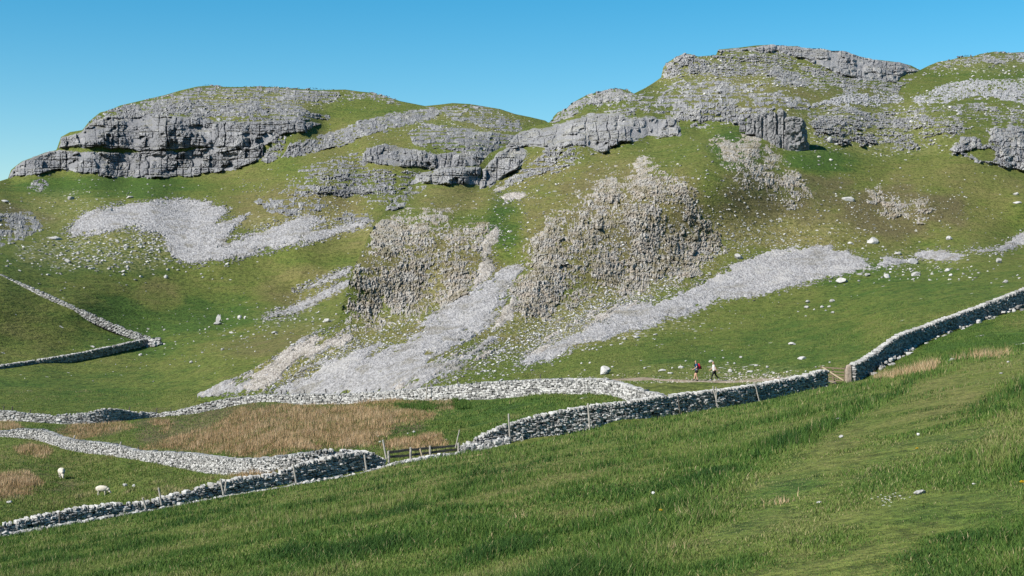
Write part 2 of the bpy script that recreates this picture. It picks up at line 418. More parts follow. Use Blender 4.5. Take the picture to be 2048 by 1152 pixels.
class NearField:
    def __init__(s):
        s.ys = np.concatenate([-1.0 * np.geomspace(40, 0.5, 10), np.geomspace(0.5, 122, 260)])
        px = GX
        ky, kz = [], []
        for Y, f, tab in ROWS:
            py = f(px) if f else lin(tab)(px)
            ky.append(np.full(px.shape, Y)); kz.append((CY - py) / F * Y)
        yw = y_wall(px); zw = (CY - p_wall(px)) / F * yw
        ky += [yw, yw + 2.5, yw + 7, yw + 16]; kz += [zw, zw - 0.25, zw - 3.5, zw - 14]
        ky, kz = np.array(ky), np.array(kz)
        # behind the eye: carry the first slope on
        Z = np.zeros((len(px), len(s.ys)))
        for i in range(len(px)):
            yy, zz = ky[:, i], kz[:, i]
            d = np.diff(zz) / np.diff(yy)
            m = np.concatenate([[d[0]], np.where(d[1:] * d[:-1] > 0, 2 * d[1:] * d[:-1] / (d[1:] + d[:-1] + 1e-9), 0), [d[-1]]])
            j = np.clip(np.searchsorted(yy, s.ys) - 1, 0, len(yy) - 2)
            h = yy[j + 1] - yy[j]; t = (s.ys - yy[j]) / h
            v = (2 * t**3 - 3 * t**2 + 1) * zz[j] + (t**3 - 2 * t**2 + t) * h * m[j] + (-2 * t**3 + 3 * t**2) * zz[j + 1] + (t**3 - t**2) * h * m[j + 1]
            v = np.where(t > 1, zz[-1] - 0.6 * (s.ys - yy[-1]), v)
            v = np.where(t < 0, zz[0] + (s.ys - yy[0]) * d[0], v)
            v = np.where(s.ys < 3, -1.45 - 0.096 * s.ys * 1.0 + 0.0 * v, v)
            Z[i] = v
        # near the eye the bearing fan is narrow: the cross slope is carried by x itself
        X = (px[:, None] - CX) / F * s.ys[None]
        Z = np.where(s.ys[None] < 3, -1.42 - 0.097 * s.ys[None] + 0.17 * X, Z)
        Z = Z + 0.10 * fbm(X / 3.5, np.broadcast_to(s.ys[None], X.shape) / 3.5, None, 3, 9) * np.clip((s.ys - 4) / 10, 0, 1)[None] * np.clip((y_wall(px)[:, None] - s.ys[None]) / 6, 0, 1)
        s.Z = blur(Z, 4, 0)
        # image height -> distance, for putting things on it
        s.py0, s.py1 = 640.0, 1500.0
        gy = np.arange(s.py0, s.py1 + 1, ST); s.G = np.zeros((len(px), len(gy))); s.topv = np.zeros(len(px))
        pos = s.ys > 1.2
        for i in range(len(px)):
            py = CY - F * s.Z[i][pos] / s.ys[pos]; yv = s.ys[pos]
            k = (yv <= yw[i] + 2.5); py, yv = py[k], yv[k]
            env = np.minimum.accumulate(py); keep = np.concatenate([[True], env[1:] < env[:-1] - 1e-6])
            s.topv[i] = env.min()
            s.G[i] = np.interp(gy, env[keep][::-1], np.log(yv[keep])[::-1])
    def top(s, px): return np.interp(px, GX, s.topv)
    def Y(s, px, py, clamp=True): return np.exp(bilin(s.G, px, py, s.py0))
    def P(s, px, py):
        Y = s.Y(px, py); return s.at(px, Y)
    def zrel(s, px, Y):
        u = np.clip((np.asarray(px, float) - PX0) / ST, 0, len(GX) - 1.001); i = u.astype(int); a = u - i
        j = np.clip(np.searchsorted(s.ys, Y) - 1, 0, len(s.ys) - 2); t = np.clip((Y - s.ys[j]) / (s.ys[j + 1] - s.ys[j]), 0, 1)
        return (s.Z[i, j] * (1 - a) + s.Z[i + 1, j] * a) * (1 - t) + (s.Z[i, j + 1] * (1 - a) + s.Z[i + 1, j + 1] * a) * t
    def at(s, px, Y):
        px = np.asarray(px, float); Y = np.asarray(Y, float)
        return np.stack([(px - CX) / F * Y, Y, CZ + s.zrel(px, Y)], -1)
    def build(s, name, mat, blobs):
        pos = s.ys > 1.2
        ys = s.ys[pos]
        n = len(GX); V = np.zeros((len(ys), n, 3))
        V[..., 0] = (GX[None] - CX) / F * ys[:, None]; V[..., 1] = ys[:, None]; V[..., 2] = CZ + s.Z[:, pos].T
        # the field goes on to either side and behind the eye
        side = np.array([0.6, 1.5, 3, 6, 12, 25, 50, 90.0])[None] * np.clip(1.2 - ys[:, None] / 110, .15, 1)
        def wing(col, sg):
            E = np.repeat(V[:, col:col + 1], side.shape[1], 1); E[..., 0] += sg * side
            E[..., 2] += 0.16 * sg * side * np.clip(1.3 - ys[:, None] / 60, -.6, 1) * (1 if sg < 0 else .8); return E
        V = np.concatenate([wing(0, -1)[:, ::-1], V, wing(n - 1, 1)], 1); n2 = V.shape[1]
        back = []
        for yb in (-90.0, -40.0, -15.0, -5.0, -1.0, 0.4):
            r = V[0].copy(); r[:, 1] = yb; r[:, 2] += 0.097 * (ys[0] - yb) * (1 if yb > -20 else .7) ; back.append(r[None])
        V = np.concatenate(back + [V], 0)
        PYa = CY - F * (V[..., 2] - CZ) / np.maximum(V[..., 1], 1.0); PXa = CX + F * V[..., 0] / np.maximum(V[..., 1], 1.0)
        at = ground_attrs(PXa, PYa, blobs)
        return mesh_np(name, V.reshape(-1, 3), grid_faces(V.shape[0], n2), mat, True, at)

A = NearField()

KB = [(x, y + 2, wy(x) - 2.6) for x, y in ((-300,1112),(0,1088),(300,1041),(600,986),(900,923),(1180,871),(1350,842),(1500,816),(1655,782),(1720,766))] + [(x, y, wy(x) + .6) for x, y in ((-300,1094),(0,1066),(300,1016),(600,964),(780,929),(920,904),(1180,856),(1350,827),(1500,804),(1655,771))] + [
 (122,955,117),(207,990,103),(390,938,112),(200,908,135),(50,875,155),(-300,884,165),(488,946,97),(590,932,91),
 (600,870,118),(750,880,108),(850,860,112),(1000,840,112),(1100,820,113),(1230,803,108),
 (-300,835,185),(0,842,180),(150,845,180),(300,828,190),(450,815,180),(600,810,172),(700,808,165),(850,800,150),(1000,795,140),(1150,787,128),(1230,799,113),
 (0,740,270),(150,722,300),(300,684,340),(-300,770,230),(450,705,280),(600,700,250),(700,760,200),(1000,770,160),(1250,775,125),(1400,770,122),(1550,775,118),(1690,762,111.5),
 (1760,752,108),(1800,742,108),(1900,728,100),(2048,708,95),(2300,664,95),(1720,757,112),(1760,728,117),(1800,705,119.5),(1900,660,127),(2048,612,136),(2300,540,150),
 (300,620,375),(0,548,350),(150,615,345),(-300,440,390),(450,640,370),(600,610,395),(450,590,405),(600,555,420),(750,520,430),(0,480,430),(150,490,440),(330,525,430),(450,520,435),(600,492,445),(750,455,455),
 (0,405,510),(200,418,505),(300,402,520),(440,410,520),(550,400,520),(700,400,515),(1000,420,500),(1300,400,500),(-300,380,520),
 (20,357,600),(120,342,603),(250,351,600),(350,349,600),(450,340,600),(530,312,598),(600,305,590),(720,327,563),(850,335,548),(960,347,543),(1100,345,545),
 (50,322,604),(150,305,607),(350,304,606),(450,298,606),(150,298,613),(250,298,614),(400,297,611),(175,264,620),(350,246,622),(500,250,618),(600,245,625),
 (740,296,567),(850,304,553),(950,300,556),
 (40,316,618),(120,275,632),(200,222,655),(300,197,680),(420,172,710),(560,176,720),(690,180,720),(740,185,715),(800,202,690),(850,212,675),(940,208,680),(1000,218,675),(1090,241,665),(1300,280,660),
 (650,260,640),(750,268,605),(850,258,610),(950,268,600),(700,350,538),(650,345,540)]
SKY_L = [(-320,372),(0,362),(16,357),(22,340),(30,333),(45,322),(65,315),(90,305),(113,300),(117,288),(122,274),(140,264),(165,260),(176,246),(186,236),(200,225),(222,219),(240,211),(270,204),(300,197),(330,190),(360,181),(395,173),(420,171),(450,174),(480,174),(520,173),(560,175),(600,178),(640,180),(690,179),(720,183),(740,185),(770,193),(800,202),(825,207),(850,212),(880,209),(905,206),(940,208),(970,213),(1000,218),(1030,228),(1060,234),(1090,241),(1108,252),(1124,766),(1250,768),(1400,764),(1500,768),(1600,760)]
topB = lin(SKY_L + [(1690,750),(1720,742),(1750,722),(1800,695),(1850,672),(1900,650),(2048,602),(2380,500)])
botB = lin([(-320,1120),(0,1088),(300,1040),(600,984),(900,922),(1180,870),(1350,842),(1500,816),(1655,782),(1720,768),(1760,764),(1900,752),(2048,740),(2380,710)])
B = Sheet(KB, topB, botB, 60, 1180)

KC = [(400,786,196),(450,792,190),(600,797,184),(700,796,176),(850,786,156),(1000,779,147),(1100,776,141),(1200,773,133),(1300,775,126),(1400,773,122),(1500,776,118),(1600,768,113.5),(1690,758,112),
 (1720,750,114),(1760,720,118.5),(1800,697,121.5),(1900,652,129),(2048,604,138),(2300,530,153),
 (500,770,190),(600,745,191),(700,722,188),(850,695,184),(1000,725,172),(1100,727,168),(1250,700,168),(1400,690,168),(1550,675,166),(1700,655,160),(1800,635,148),(1900,605,152),(2048,560,168),(2300,490,190),
 (450,765,194),(500,742,196),(550,712,199),(600,685,202),(690,640,208),(750,640,208),(850,620,208),(1000,632,198),(1050,632,198),(1100,640,198),(1250,612,206),(1330,585,212),(1400,592,210),(1550,550,220),(1700,535,222),(1850,522,226),(2048,500,232),(2300,440,250),
 (690,560,214),(850,520,224),(940,560,216),(1000,530,222),(1100,520,220),(1250,480,230),(1400,480,236),(1550,450,247),(1700,440,250),(1850,420,254),(2048,410,258),(2300,370,280),
 (750,460,236),(790,440,244),(850,425,248),(950,430,248),(980,400,262),(1050,420,250),(1100,390,256),(1200,350,262),(1300,320,266),(1400,290,274),(1500,295,275),(1600,315,277),(1700,335,278),(1850,335,282),(2048,342,284),
 (830,372,284),(960,378,284),(1000,385,276),(1100,345,280),(1200,300,290),(1300,278,298),(1400,264,300),(1500,264,298),(1560,288,290),(1600,298,288),(1700,280,302),(1850,285,304),(2048,330,288),(2300,300,310),
 (830,345,288),(950,335,291),(1000,300,308),(1060,270,325),(1100,262,322),(1150,245,318),(1250,234,312),(1300,230,314),(1400,220,316),(1500,228,310),(1560,225,310),(1600,236,310),(1700,228,324),(1850,218,336),(1900,212,340),(2048,245,322),
 (1100,246,345),(1200,200,352),(1300,185,362),(1400,165,372),(1500,155,378),(1600,155,385),(1700,165,388),(1800,180,392),(1900,178,392),(2048,168,395),(2300,170,400),
 (1140,212,356),(1190,187,362),(1240,180,364),(1310,168,385),(1345,128,398),(1370,114,402),(1440,100,412),(1520,92,420),(1640,102,422),(1700,110,424),(1750,122,428),(1800,130,432),(1840,141,436),(1870,129,450),(1930,113,462),(2048,106,478),(2300,112,485)]
SKY_R = [(330,800),(380,790),(400,785),(425,775),(450,764),(500,741),(550,711),(600,678),(640,655),(665,648),(678,641),(684,620),(690,597),(697,570),(703,545),(710,530),(722,505),(730,490),(738,470),(748,457),(754,440),(766,428),(772,415),(782,405),(788,393),(800,388),(815,374),(824,362),(830,350),(845,344),(865,341),(890,338),(920,334),(945,332),(958,334),(966,322),(980,306),(1000,297),(1015,289),(1025,276),(1040,262),(1056,254),(1075,250),(1090,247),(1103,243),(1107,233),(1116,224),(1132,219),(1146,205),(1160,197),(1178,188),(1194,186),(1210,180),(1240,177),(1256,181),(1268,187),(1290,176),(1308,165),(1322,155),(1327,133),(1338,123),(1352,114),(1368,107),(1380,108),(1396,113),(1432,110),(1437,99),(1480,95),(1510,91),(1545,89),(1560,93),(1592,92),(1615,99),(1640,98),(1662,105),(1694,104),(1706,113),(1730,119),(1760,120),(1800,125),(1822,131),(1840,140),(1858,131),(1875,124),(1900,120),(1926,113),(1945,113),(1960,108),(1990,103),(2010,106),(2048,104),(2200,108),(2380,120)]
topC = lin(SKY_R)
botC = lin([(330,812),(400,802),(450,806),(600,812),(700,810),(850,800),(1000,793),(1100,790),(1200,787),(1300,788),(1400,786),(1500,788),(1600,780),(1690,768),(1720,760),(1760,732),(1800,708),(1900,664),(2048,616),(2380,520)])
C = Sheet(KC + [(400,806,191),(600,815,179),(850,803,151),(1100,792,136),(1300,790,121),(1500,790,114),(1700,770,109),(1800,712,118.3),(2048,620,134.5)], topC, botC, 60, 1180)

BL_A = [('dry',1000,980,420,80,.45),('brn',1040,1000,160,26,.35),('brn',1580,1050,120,40,.3),('lush',1500,960,180,130,.5),('lush',1900,960,240,120,.55),('dry',1850,800,170,45,.45),('brn',2010,1130,120,40,.6),('brn',1990,920,60,30,.6),('brn',1600,1110,60,24,.4),('brn',1130,1030,60,16,.45),('brn',1010,905,60,10,.4),('lush',1660,800,160,40,.5),('lush',300,1120,400,40,.3)]
BL_B = [('brn',560,860,330,60,1.3),('brn',190,860,90,16,1.0),('brn',820,885,70,14,1.0),('brn',20,965,90,24,.9),('lush',240,375,260,26,.8),('lush',560,330,70,30,.4),('dry',470,340,120,60,.35),('lush',150,520,260,40,.5),('lush',330,650,260,70,.75),('dry',320,592,60,34,.75),('dry',120,660,140,30,.4),('lush',100,780,330,50,.55),
 ('dry',500,680,200,40,.55),('brn',560,690,160,30,.5),('rub',200,500,190,50,.75),('rub',330,480,120,60,.55),('dry',600,420,160,60,.8),('brn',640,390,150,40,.4),('rub',610,450,150,30,.6),('dry',700,300,140,60,.5),('lush',730,215,120,26,.3),('rub',480,205,190,30,.7),
 ('rub',940,250,130,40,.5),('brn',960,240,120,40,.35),('dry',680,470,110,40,.6),('dry',600,570,100,50,.75),('rub',600,640,110,34,.35),('brn',10,440,110,40,.7),('rub',130,420,120,40,.45),('dry',60,950,200,70,.5),('brn',90,960,140,34,.5),('lush',1050,830,230,40,.8),('lush',330,850,100,18,.7),('lush',1940,690,180,60,.75),('lush',60,560,60,30,.2)]
BL_C = [('lush',1640,320,90,36,.95),('lush',1470,300,60,50,.6),('lush',1010,460,40,70,.7),('lush',1150,300,60,30,.4),('dry',900,400,90,30,.75),('dry',1150,350,160,60,.65),('dry',640,720,190,60,.85),('dry',800,680,160,60,.8),('dry',1100,650,240,60,.8),('rub',1150,640,240,50,.75),('rub',620,720,160,60,.6),('dry',1230,450,220,150,.9),('brn',1250,440,190,120,.55),
 ('brn',1560,390,190,70,.75),('dry',1600,450,260,60,.7),('brn',1800,420,170,60,.8),('dry',1880,400,180,80,.6),('rub',1560,460,160,40,.4),('lush',1500,690,320,70,.5),('lush',1850,580,260,60,.5),('dry',1380,660,160,40,.35),('rub',1400,745,180,20,.4),('rub',1500,745,130,20,.4),('brn',1830,500,160,30,.35),('rub',1850,515,120,20,.35),
 ('dry',1500,190,170,50,.5),('rub',1450,150,200,50,.6),('brn',1680,190,140,40,.45),('rub',1750,260,220,60,.55),('lush',1940,150,140,20,.3),('rub',1950,130,110,20,.45),('dry',860,540,160,90,.9),('brn',860,540,160,80,.4),('rub',850,600,160,60,.4),('lush',1590,630,130,40,.2),('lush',1360,778,90,9,.9)]
BACK = [(3, 1.2), (9, 5), (30, 18), (90, 60)]
tag(A.build('meadow', M['turf_near'], BL_A), kind='structure')
tag(B.build('valley_ground', M['turf_far'], -320, 2380, 2.0, 420, BACK, BL_B), kind='structure')
tag(C.build('hill', M['turf_mid'], 396, 2380, 2.0, 380, BACK, BL_C), kind='structure')
# flat land far below and behind, out to the horizon
g = np.array([[-6000, -3000, CZ - 60], [6000, -3000, CZ - 60], [6000, 9000, CZ - 60], [-6000, 9000, CZ - 60]], float)
tag(mesh_np('ground', g, np.array([[0, 1, 2, 3]]), M['turf_far'], False, {k: np.zeros(4) for k in ('dry', 'lush', 'rub', 'brn')}), kind='structure')
# ------------------------------------------------------------------ crags: jointed, bedded limestone standing out of a hillside
def patch(sheet, poly, s):
    P = np.array(poly, float)
    x0, y0 = P.min(0) - 5; x1, y1 = P.max(0) + 5
    px, py = np.meshgrid(np.arange(x0, x1 + s, s), np.arange(y0, y1 + s, s))
    sd = poly_sd(px, py, poly)
    over = np.maximum(0, sheet.top(px) + 0.4 - py)
    pyc = np.maximum(py, sheet.top(px) + 0.4)
    Y = sheet.Y(px, pyc)
    V = W(px, pyc, Y)
    Vb = V if min(px.shape) < 12 else blur(blur(V, 3, 0), 3, 1)
    du = np.gradient(Vb, axis=1); dv = np.gradient(Vb, axis=0)
    n = np.cross(du, dv); n /= np.linalg.norm(n, axis=-1, keepdims=True) + 1e-12
    n = np.where((n * np.array([0, -1.0, 0.6])).sum(-1, keepdims=True) < 0, -n, n)
    return px, py, sd, over, Y, V, n

def crag(name, label, sheet, poly, mat='rock', s=1.0, H=0.5, hb=3.0, saw=0.85, wc=2.0, ab=0.6, bw=6.0, ba=0.8, an=0.4, joint=0.7, wv=0.5, thr=0.0, pt=0.0, edge=0.8, en=1.2, seed=1, tall=1.0, vs=0.45, hs=2.6, rj=1.0, brk=0.5, rec=0.0, solid=False, tf=None, fade=0.0):
    """beds of rock stepping back up the hillside: each bed a steep face split by joints, set out from the turf by d metres"""
    px, py, sd, over, Y, V, n = patch(sheet, poly, s)
    m = Y / F
    x, z, yy = (px - CX) / F * np.median(Y), V[..., 2], V[..., 1]
    z = z + over * m
    e = (sd + 1.5 * (sd > -6) - over * 0.6) * m + en * (0.65 * fbm(x / (3.0 * wc), z / (2.0 * wc), None, 4, seed) + 0.35 * fbm(x / (0.7 * wc), z / (0.7 * wc), None, 3, seed + 1))
    g = np.clip(np.gradient(Y, axis=0) / np.minimum(np.gradient(z, axis=0), -1e-4), 0.25, 2.0)
    if min(g.shape) > 30: g = blur(blur(g, 4, 0), 4, 1)
    wp = x / (4.5 * wc) + 0.6 * fbm(x / (5 * wc), z / (2.5 * hb), None, 3, seed + 2); pan = _hash(np.floor(wp), np.floor(wp) * 0, np.floor(wp) * 0 + 7, seed + 6)
    wz = z / hb + 0.40 * fbm(x / (6 * wc), yy / (8 * wc), z / (4 * hb), 3, seed + 3) + 0.09 * fbm(x / wc, z / hb, None, 3, seed + 4) + brk * pan
    wz = wz + 0.30 * vnoise(wz * 0.8, wz * 0 + 3.3, None, seed + 8)
    k = np.floor(wz); f = wz - k
    hk = _hash(k, k * 0, k * 0, seed + 5)
    wx = x / wc + hk * 0.3 + 0.50 * fbm(x / (2.2 * wc), z / (hb * 5.0), None, 4, seed + 7) + 0.10 * fbm(x / wc, z / wc, None, 3, seed + 27) + 0.35 * vnoise(x / wc * 0.9, z * 0 + 1.7, None, seed + 10)
    j = np.floor(wx); fx = wx - j; blk = _hash(j, k, k * 0 + 3, seed + 11); colr = _hash(j, j * 0, j * 0 + 5, seed + 12)
    f1, f2, idr = worley(x / (wc * 0.55) + 0.5 * fbm(x / wc, z / wc, None, 3, seed + 8), z / (wc * 0.55 * tall) + 0.4 * fbm(z / wc, x / wc, None, 3, seed + 18), seed + 9)
    gap = f2 - f1
    but = np.abs(fbm(x / bw + 0.1 * hk, z / (6 * hb), None, 4, seed + 19)) * 2.2 - 0.75
    pat = fbm(x / (6 * wc) , z / (6 * wc / hs), yy / (12 * wc), 5, seed + 23, 0.6)
    amp = sstep(0, 0.6, e / edge)
    rel = f * hb * g * saw * (0.25 + 0.5 * blk + 0.5 * hk) + ba * but + ab * rj * ((blk - 0.5) * 0.7 + (colr - 0.5) * 0.7) + wv * ab * (idr - 0.5)
    g1, g2, ida = worley(x / (wc * 0.30) + 0.5 * fbm(x / (0.6 * wc), z / (0.6 * wc), None, 2, seed + 40), z / (wc * 0.30 * 1.7) + 0.5 * fbm(z / (0.6 * wc), x / (0.6 * wc), None, 2, seed + 41), seed + 42)
    rel = rel + 0.55 * an * fbm(x / (0.40 * wc), yy / (2 * wc), z / (0.40 * wc / vs), 4, seed + 13, 0.66) + 0.85 * an * (ida - 0.5) - 0.35 * an * (1 - sstep(0.0, 0.2, g2 - g1))
    jw = np.clip(0.11 + 0.16 * fbm(x / (2.2 * wc), z / (1.5 * hb), None, 3, seed + 15), 0.0, 0.3) + 1e-3
    vj = (1 - sstep(0.3, 1.0, np.minimum(fx, 1 - fx) / jw)) * (0.15 + 0.85 * (colr > 0.45))
    bj = np.clip(0.09 + 0.16 * fbm(x / (3 * wc), z / hb + 9, None, 3, seed + 16), 0.0, 0.2) + 1e-3
    w3 = wz * 3.3 + 0.5 * fbm(x / (2 * wc), z / hb, None, 3, seed + 17); f3 = w3 - np.floor(w3)
    rel = rel - rj * joint * vj - wv * joint * 0.55 * (1 - sstep(0.0, 0.18, gap)) - 0.6 * rj * joint * (1 - sstep(0.4, 1.0, f / bj)) - 0.34 * rj * joint * (1 - sstep(0.03, 0.18, f3)) * (bj > 0.07)
    rel = rel - rec * sstep(0.10, 0.34, fbm(x / (1.7 * wc), z / (1.4 * hb), None, 3, seed + 33)) - 0.5 * rec * sstep(0.62, 0.66, colr) * (blk > 0.4)
    if fade: rel = rel - fade * (1 - sstep(0.0, 4.5, e + 1.5 * fbm(x / 2.2, z / 2.2, None, 3, seed + 50)))
    if tf: rel = rel - tf[2] * (1 - sstep(tf[1], tf[0], py))
    d = np.clip(e / edge, -1.5, 1.0) * H + (rel - thr + pt * pat) * amp
    if solid: tt = 0.28 * H; d = np.where((e > 0.5 * edge) & (d < tt), tt * np.exp((d - tt) / (2.2 * tt)), d)
    Vd = W(px, py, Y - d)
    low = (d < -0.30) | ((over > 0) & (e < 0))
    bad = (over > 0) & (e < 0.0)
    ok = ~(low[:-1, :-1] & low[1:, :-1] & low[:-1, 1:] & low[1:, 1:]) & ~(bad[:-1, :-1] | bad[:-1, 1:] | bad[1:, 1:] | bad[1:, :-1])
    tint = np.clip(0.5 + (idr - 0.5) * 0.7 * wv + (blk - 0.5) * 0.6, 0, 1)
    q = grid_faces(*px.shape, ok)
    Vv, q, at = drop_unused(Vd.reshape(-1, 3), q, {'tint': tint})
    o = mesh_np(name, Vv, q, M[mat], False, at)
    return tag(o, label, 'crag')

SCREES = []
def scree(label, sheet, polys, mat='scree', s=1.1, thick=0.20, rough=0.10, en=1.3, seed=1, st=0.0, ang=-33, thin=0.0):
    SCREES.append((sheet, polys))
    Vs, Qs, Ts, off = [], [], [], 0
    for i, poly in enumerate(polys):
        px, py, sd, over, Y, V, n = patch(sheet, poly, s)
        L = np.cumsum(np.concatenate([np.zeros((1, px.shape[1])), np.linalg.norm(np.diff(V, axis=0), axis=-1)]), 0)
        m = Y / F
        x, z = V[..., 0], V[..., 2]
        e = (sd - over) * m + en * fbm(x / 2.6, V[..., 1] / 5, z / 2.6, 5, seed + i, 0.65) + 0.5 * en * fbm(x / 0.6, V[..., 1] / 0.9, None, 3, seed + 77)
        ca, sa = math.cos(math.radians(ang)), math.sin(math.radians(ang))
        e = e - thin + st * (fbm((px * ca + py * sa) / 70, (py * ca - px * sa) / 9, None, 4, seed + 31 + i, 0.6) - 0.1)
        f1, f2, idr = worley(x / (3.0 * m.mean()) + 0.5 * fbm(x / 1.1, V[..., 1] / 1.1, None, 2, seed), V[..., 1] * 1.2 / (3.6 * m.mean()), seed + 4)
        d = np.clip(e / 0.6, -1.2, 1) * thick + rough * ((idr - 0.5) * 1.0 - 0.7 * (f1 - 0.4)) * sstep(0, .4, e) + 0.10 * fbm(x / 1.2, z / 1.2, None, 3, seed + 8)
        Vd = V + n * d[..., None]
        low = d < -0.12
        ok = ~(low[:-1, :-1] & low[1:, :-1] & low[:-1, 1:] & low[1:, 1:])
        q = grid_faces(*px.shape, ok)
        if not len(q): continue
        Vv, q, at = drop_unused(Vd.reshape(-1, 3), q, {'tint': np.clip(idr, 0, 1)})
        Vs.append(Vv); Qs.append(q + off); Ts.append(at['tint']); off += len(Vv)
    o = mesh_np('scree', np.concatenate(Vs), np.concatenate(Qs), M[mat], False, {'tint': np.concatenate(Ts)})
    return tag(o, label, 'scree', None, 'stuff')

FAR = dict(mat='rock_far', s=0.85); NEAR = dict(mat='rock', s=0.8)
CLIFF = dict(hb=2.9, saw=0.40, wc=2.3, ab=2.1, bw=7.0, ba=1.7, an=0.75, joint=1.5, wv=0.35, edge=0.6, en=1.2, H=2.6, brk=0.5, rec=2.6, solid=True)
CRAGP = dict(hb=2.4, saw=0.5, wc=1.5, ab=1.2, bw=5.0, ba=1.2, an=1.0, joint=0.9, wv=1.0, edge=0.7, en=2.4, H=0.7, pt=0.9, brk=1.0, rec=0.9, rj=0.5, tall=1.4)
LEDGE = dict(hb=1.7, saw=0.8, wc=1.6, ab=1.1, bw=4.5, ba=0.7, an=0.95, rj=0.6, joint=0.8, wv=1.0, edge=0.6, en=2.4, H=0.45, pt=1.8, brk=1.0, hs=3.2, rec=0.4)
PAVE = dict(mat='pave', hb=1.4, saw=0.55, wc=0.95, ab=1.5, bw=4.0, ba=0.5, an=0.7, joint=1.2, wv=1.0, edge=0.5, en=1.8, H=0.8, pt=0.6, brk=1.0, rec=0.4, rj=0.6)
FACE = dict(mat='rock_spur', fade=0.34, s=0.8, hb=1.6, saw=0.22, wc=0.66, ab=0.42, bw=5.5, ba=0.85, an=0.60, joint=0.32, wv=1.0, edge=0.9, en=3.0, H=0.13, pt=0.62, tall=1.7, hs=0.9, rj=0.12, brk=1.0)
BUTT = dict(mat='rock_spur', s=0.75, hb=2.4, saw=0.4, wc=1.0, ab=0.7, bw=3.0, ba=1.1, an=0.6, joint=0.7, wv=0.9, edge=0.9, en=2.6, H=0.5, tall=1.4, rj=0.5, brk=1.0, rec=0.7)
crag('limestone_cliff', 'long grey lower cliff band with dark recesses along the foot of the far hilltop', B, [(17,357),(22,340),(45,322),(70,312),(113,300),(160,303),(250,306),(350,303),(430,297),(470,292),(500,296),(525,288),(528,312),(500,330),(480,336),(430,347),(330,354),(240,354),(170,346),(120,341),(60,348)], **{**FAR, **CLIFF, 'seed': 21, 'hb': 3.6, 'saw': 0.30, 'wc': 3.6, 'ba': 3.4, 'joint': 3.0, 'ab': 4.2, 'brk': 0.35, 'H': 5.0, 'wv': 0.25, 'an': 1.0, 'rec': 5.0, 'bw': 11.0, 'en': 2.2})
crag('limestone_cliff', 'grey upper cliff band with deep black clefts above the long lower band', B, [(117,297),(121,276),(165,262),(185,244),(215,233),(290,225),(340,232),(420,240),(500,245),(560,242),(610,240),(645,248),(610,262),(565,270),(540,285),(525,297),(470,294),(400,296),(330,299),(280,301),(240,298),(190,290),(150,296)], **{**FAR, **CLIFF, 'seed': 34, 'hb': 3.6, 'saw': 0.30, 'wc': 3.6, 'ba': 3.4, 'joint': 3.0, 'ab': 4.2, 'brk': 0.35, 'H': 5.0, 'wv': 0.25, 'an': 1.0, 'rec': 5.0, 'bw': 11.0, 'en': 2.2})
crag('limestone_crag', 'rounded grey rock nose at the upper left end of the far hilltop', B, [(168,262),(178,246),(205,222),(245,212),(300,207),(340,212),(350,228),(290,232),(220,240),(190,255)], **{**FAR, **CRAGP, 'seed': 5})
crag('limestone_ledges', 'broken pale ledges and grass across the flat top of the far hill', B, [(285,205),(330,190),(420,170),(560,173),(668,179),(685,196),(650,206),(600,212),(640,236),(600,240),(540,236),(430,233),(340,222)], **{**FAR, **LEDGE, 'seed': 6, 'wc': 2.4, 'hb': 2.6, 'thr': 0.88})
crag('limestone_cliff', 'sloping pale rock ramp rising to the right between two grass slopes', B, [(568,312),(582,290),(640,274),(700,250),(790,228),(850,215),(892,218),(872,238),(800,250),(745,268),(705,284),(640,300),(600,313)], **{**FAR, **CRAGP, 'seed': 8, 'thr': -0.35, 'hb': 2.6, 'pt': 0.8})
crag('limestone_ledges', 'grey rounded ledges stepping over the shoulder left of the saddle', B, [(820,266),(850,250),(930,256),(1010,272),(1060,280),(1045,300),(980,318),(900,300),(830,290)], **{**FAR, **LEDGE, 'seed': 9, 'wc': 2.4, 'hb': 2.6, 'thr': 0.40})
crag('limestone_cliff', 'dark blocky cliff band standing above a grass ledge in the middle of the far slope', B, [(724,320),(733,297),(770,289),(830,300),(868,311),(920,306),(975,300),(980,330),(935,336),(870,339),(790,331),(740,327)], **{**FAR, **CLIFF, 'seed': 40})
crag('limestone_ledges', 'scattered rock ledges on the low green skyline hump left of the saddle', B, [(880,213),(950,210),(1040,240),(1045,266),(980,256),(900,236)], **{**FAR, **LEDGE, 'seed': 11, 'wc': 2.2, 'hb': 2.0, 'thr': 0.88})
crag('limestone_crag', 'small dark fluted crag amid olive grass above the upper scree fan', B, [(508,405),(524,401),(560,394),(640,400),(655,412),(600,428),(540,425)], **{**FAR, **CRAGP, 'seed': 12})
crag('limestone_ledges', 'speckled rocky band above the small dark fluted crag', B, [(560,385),(590,352),(640,345),(720,350),(770,345),(785,372),(705,392),(650,392)], **{**FAR, **LEDGE, 'seed': 13, 'wc': 1.5, 'hb': 2.2, 'thr': 0.64})
crag('limestone_ledges', 'pale rock patch ending above the sloping scree tongues of the far hill', B, [(668,442),(690,425),(735,430),(742,442),(700,452)], **{**FAR, **LEDGE, 'seed': 14, 'wc': 1.3, 'hb': 1.8, 'thr': 0.40})
crag('limestone_crag', 'tiny grey crag alone on the slope below the end of the far lower cliff', B, [(58,374),(68,360),(85,355),(97,372),(80,382)], **{**FAR, **CRAGP, 'seed': 15})
crag('limestone_crag', 'dark shadowed crag with scrub low on the far left slope', B, [(-120,440),(-20,432),(60,428),(84,452),(60,474),(0,487),(-120,490)], **{**FAR, **CRAGP, 'seed': 16, 'thr': 0.39})
crag('limestone_crag', 'narrow rocky rib running down from the right end of the far cliffs', B, [(524,322),(532,304),(552,272),(572,274),(566,300),(552,322)], **{**FAR, **CRAGP, 'seed': 17})
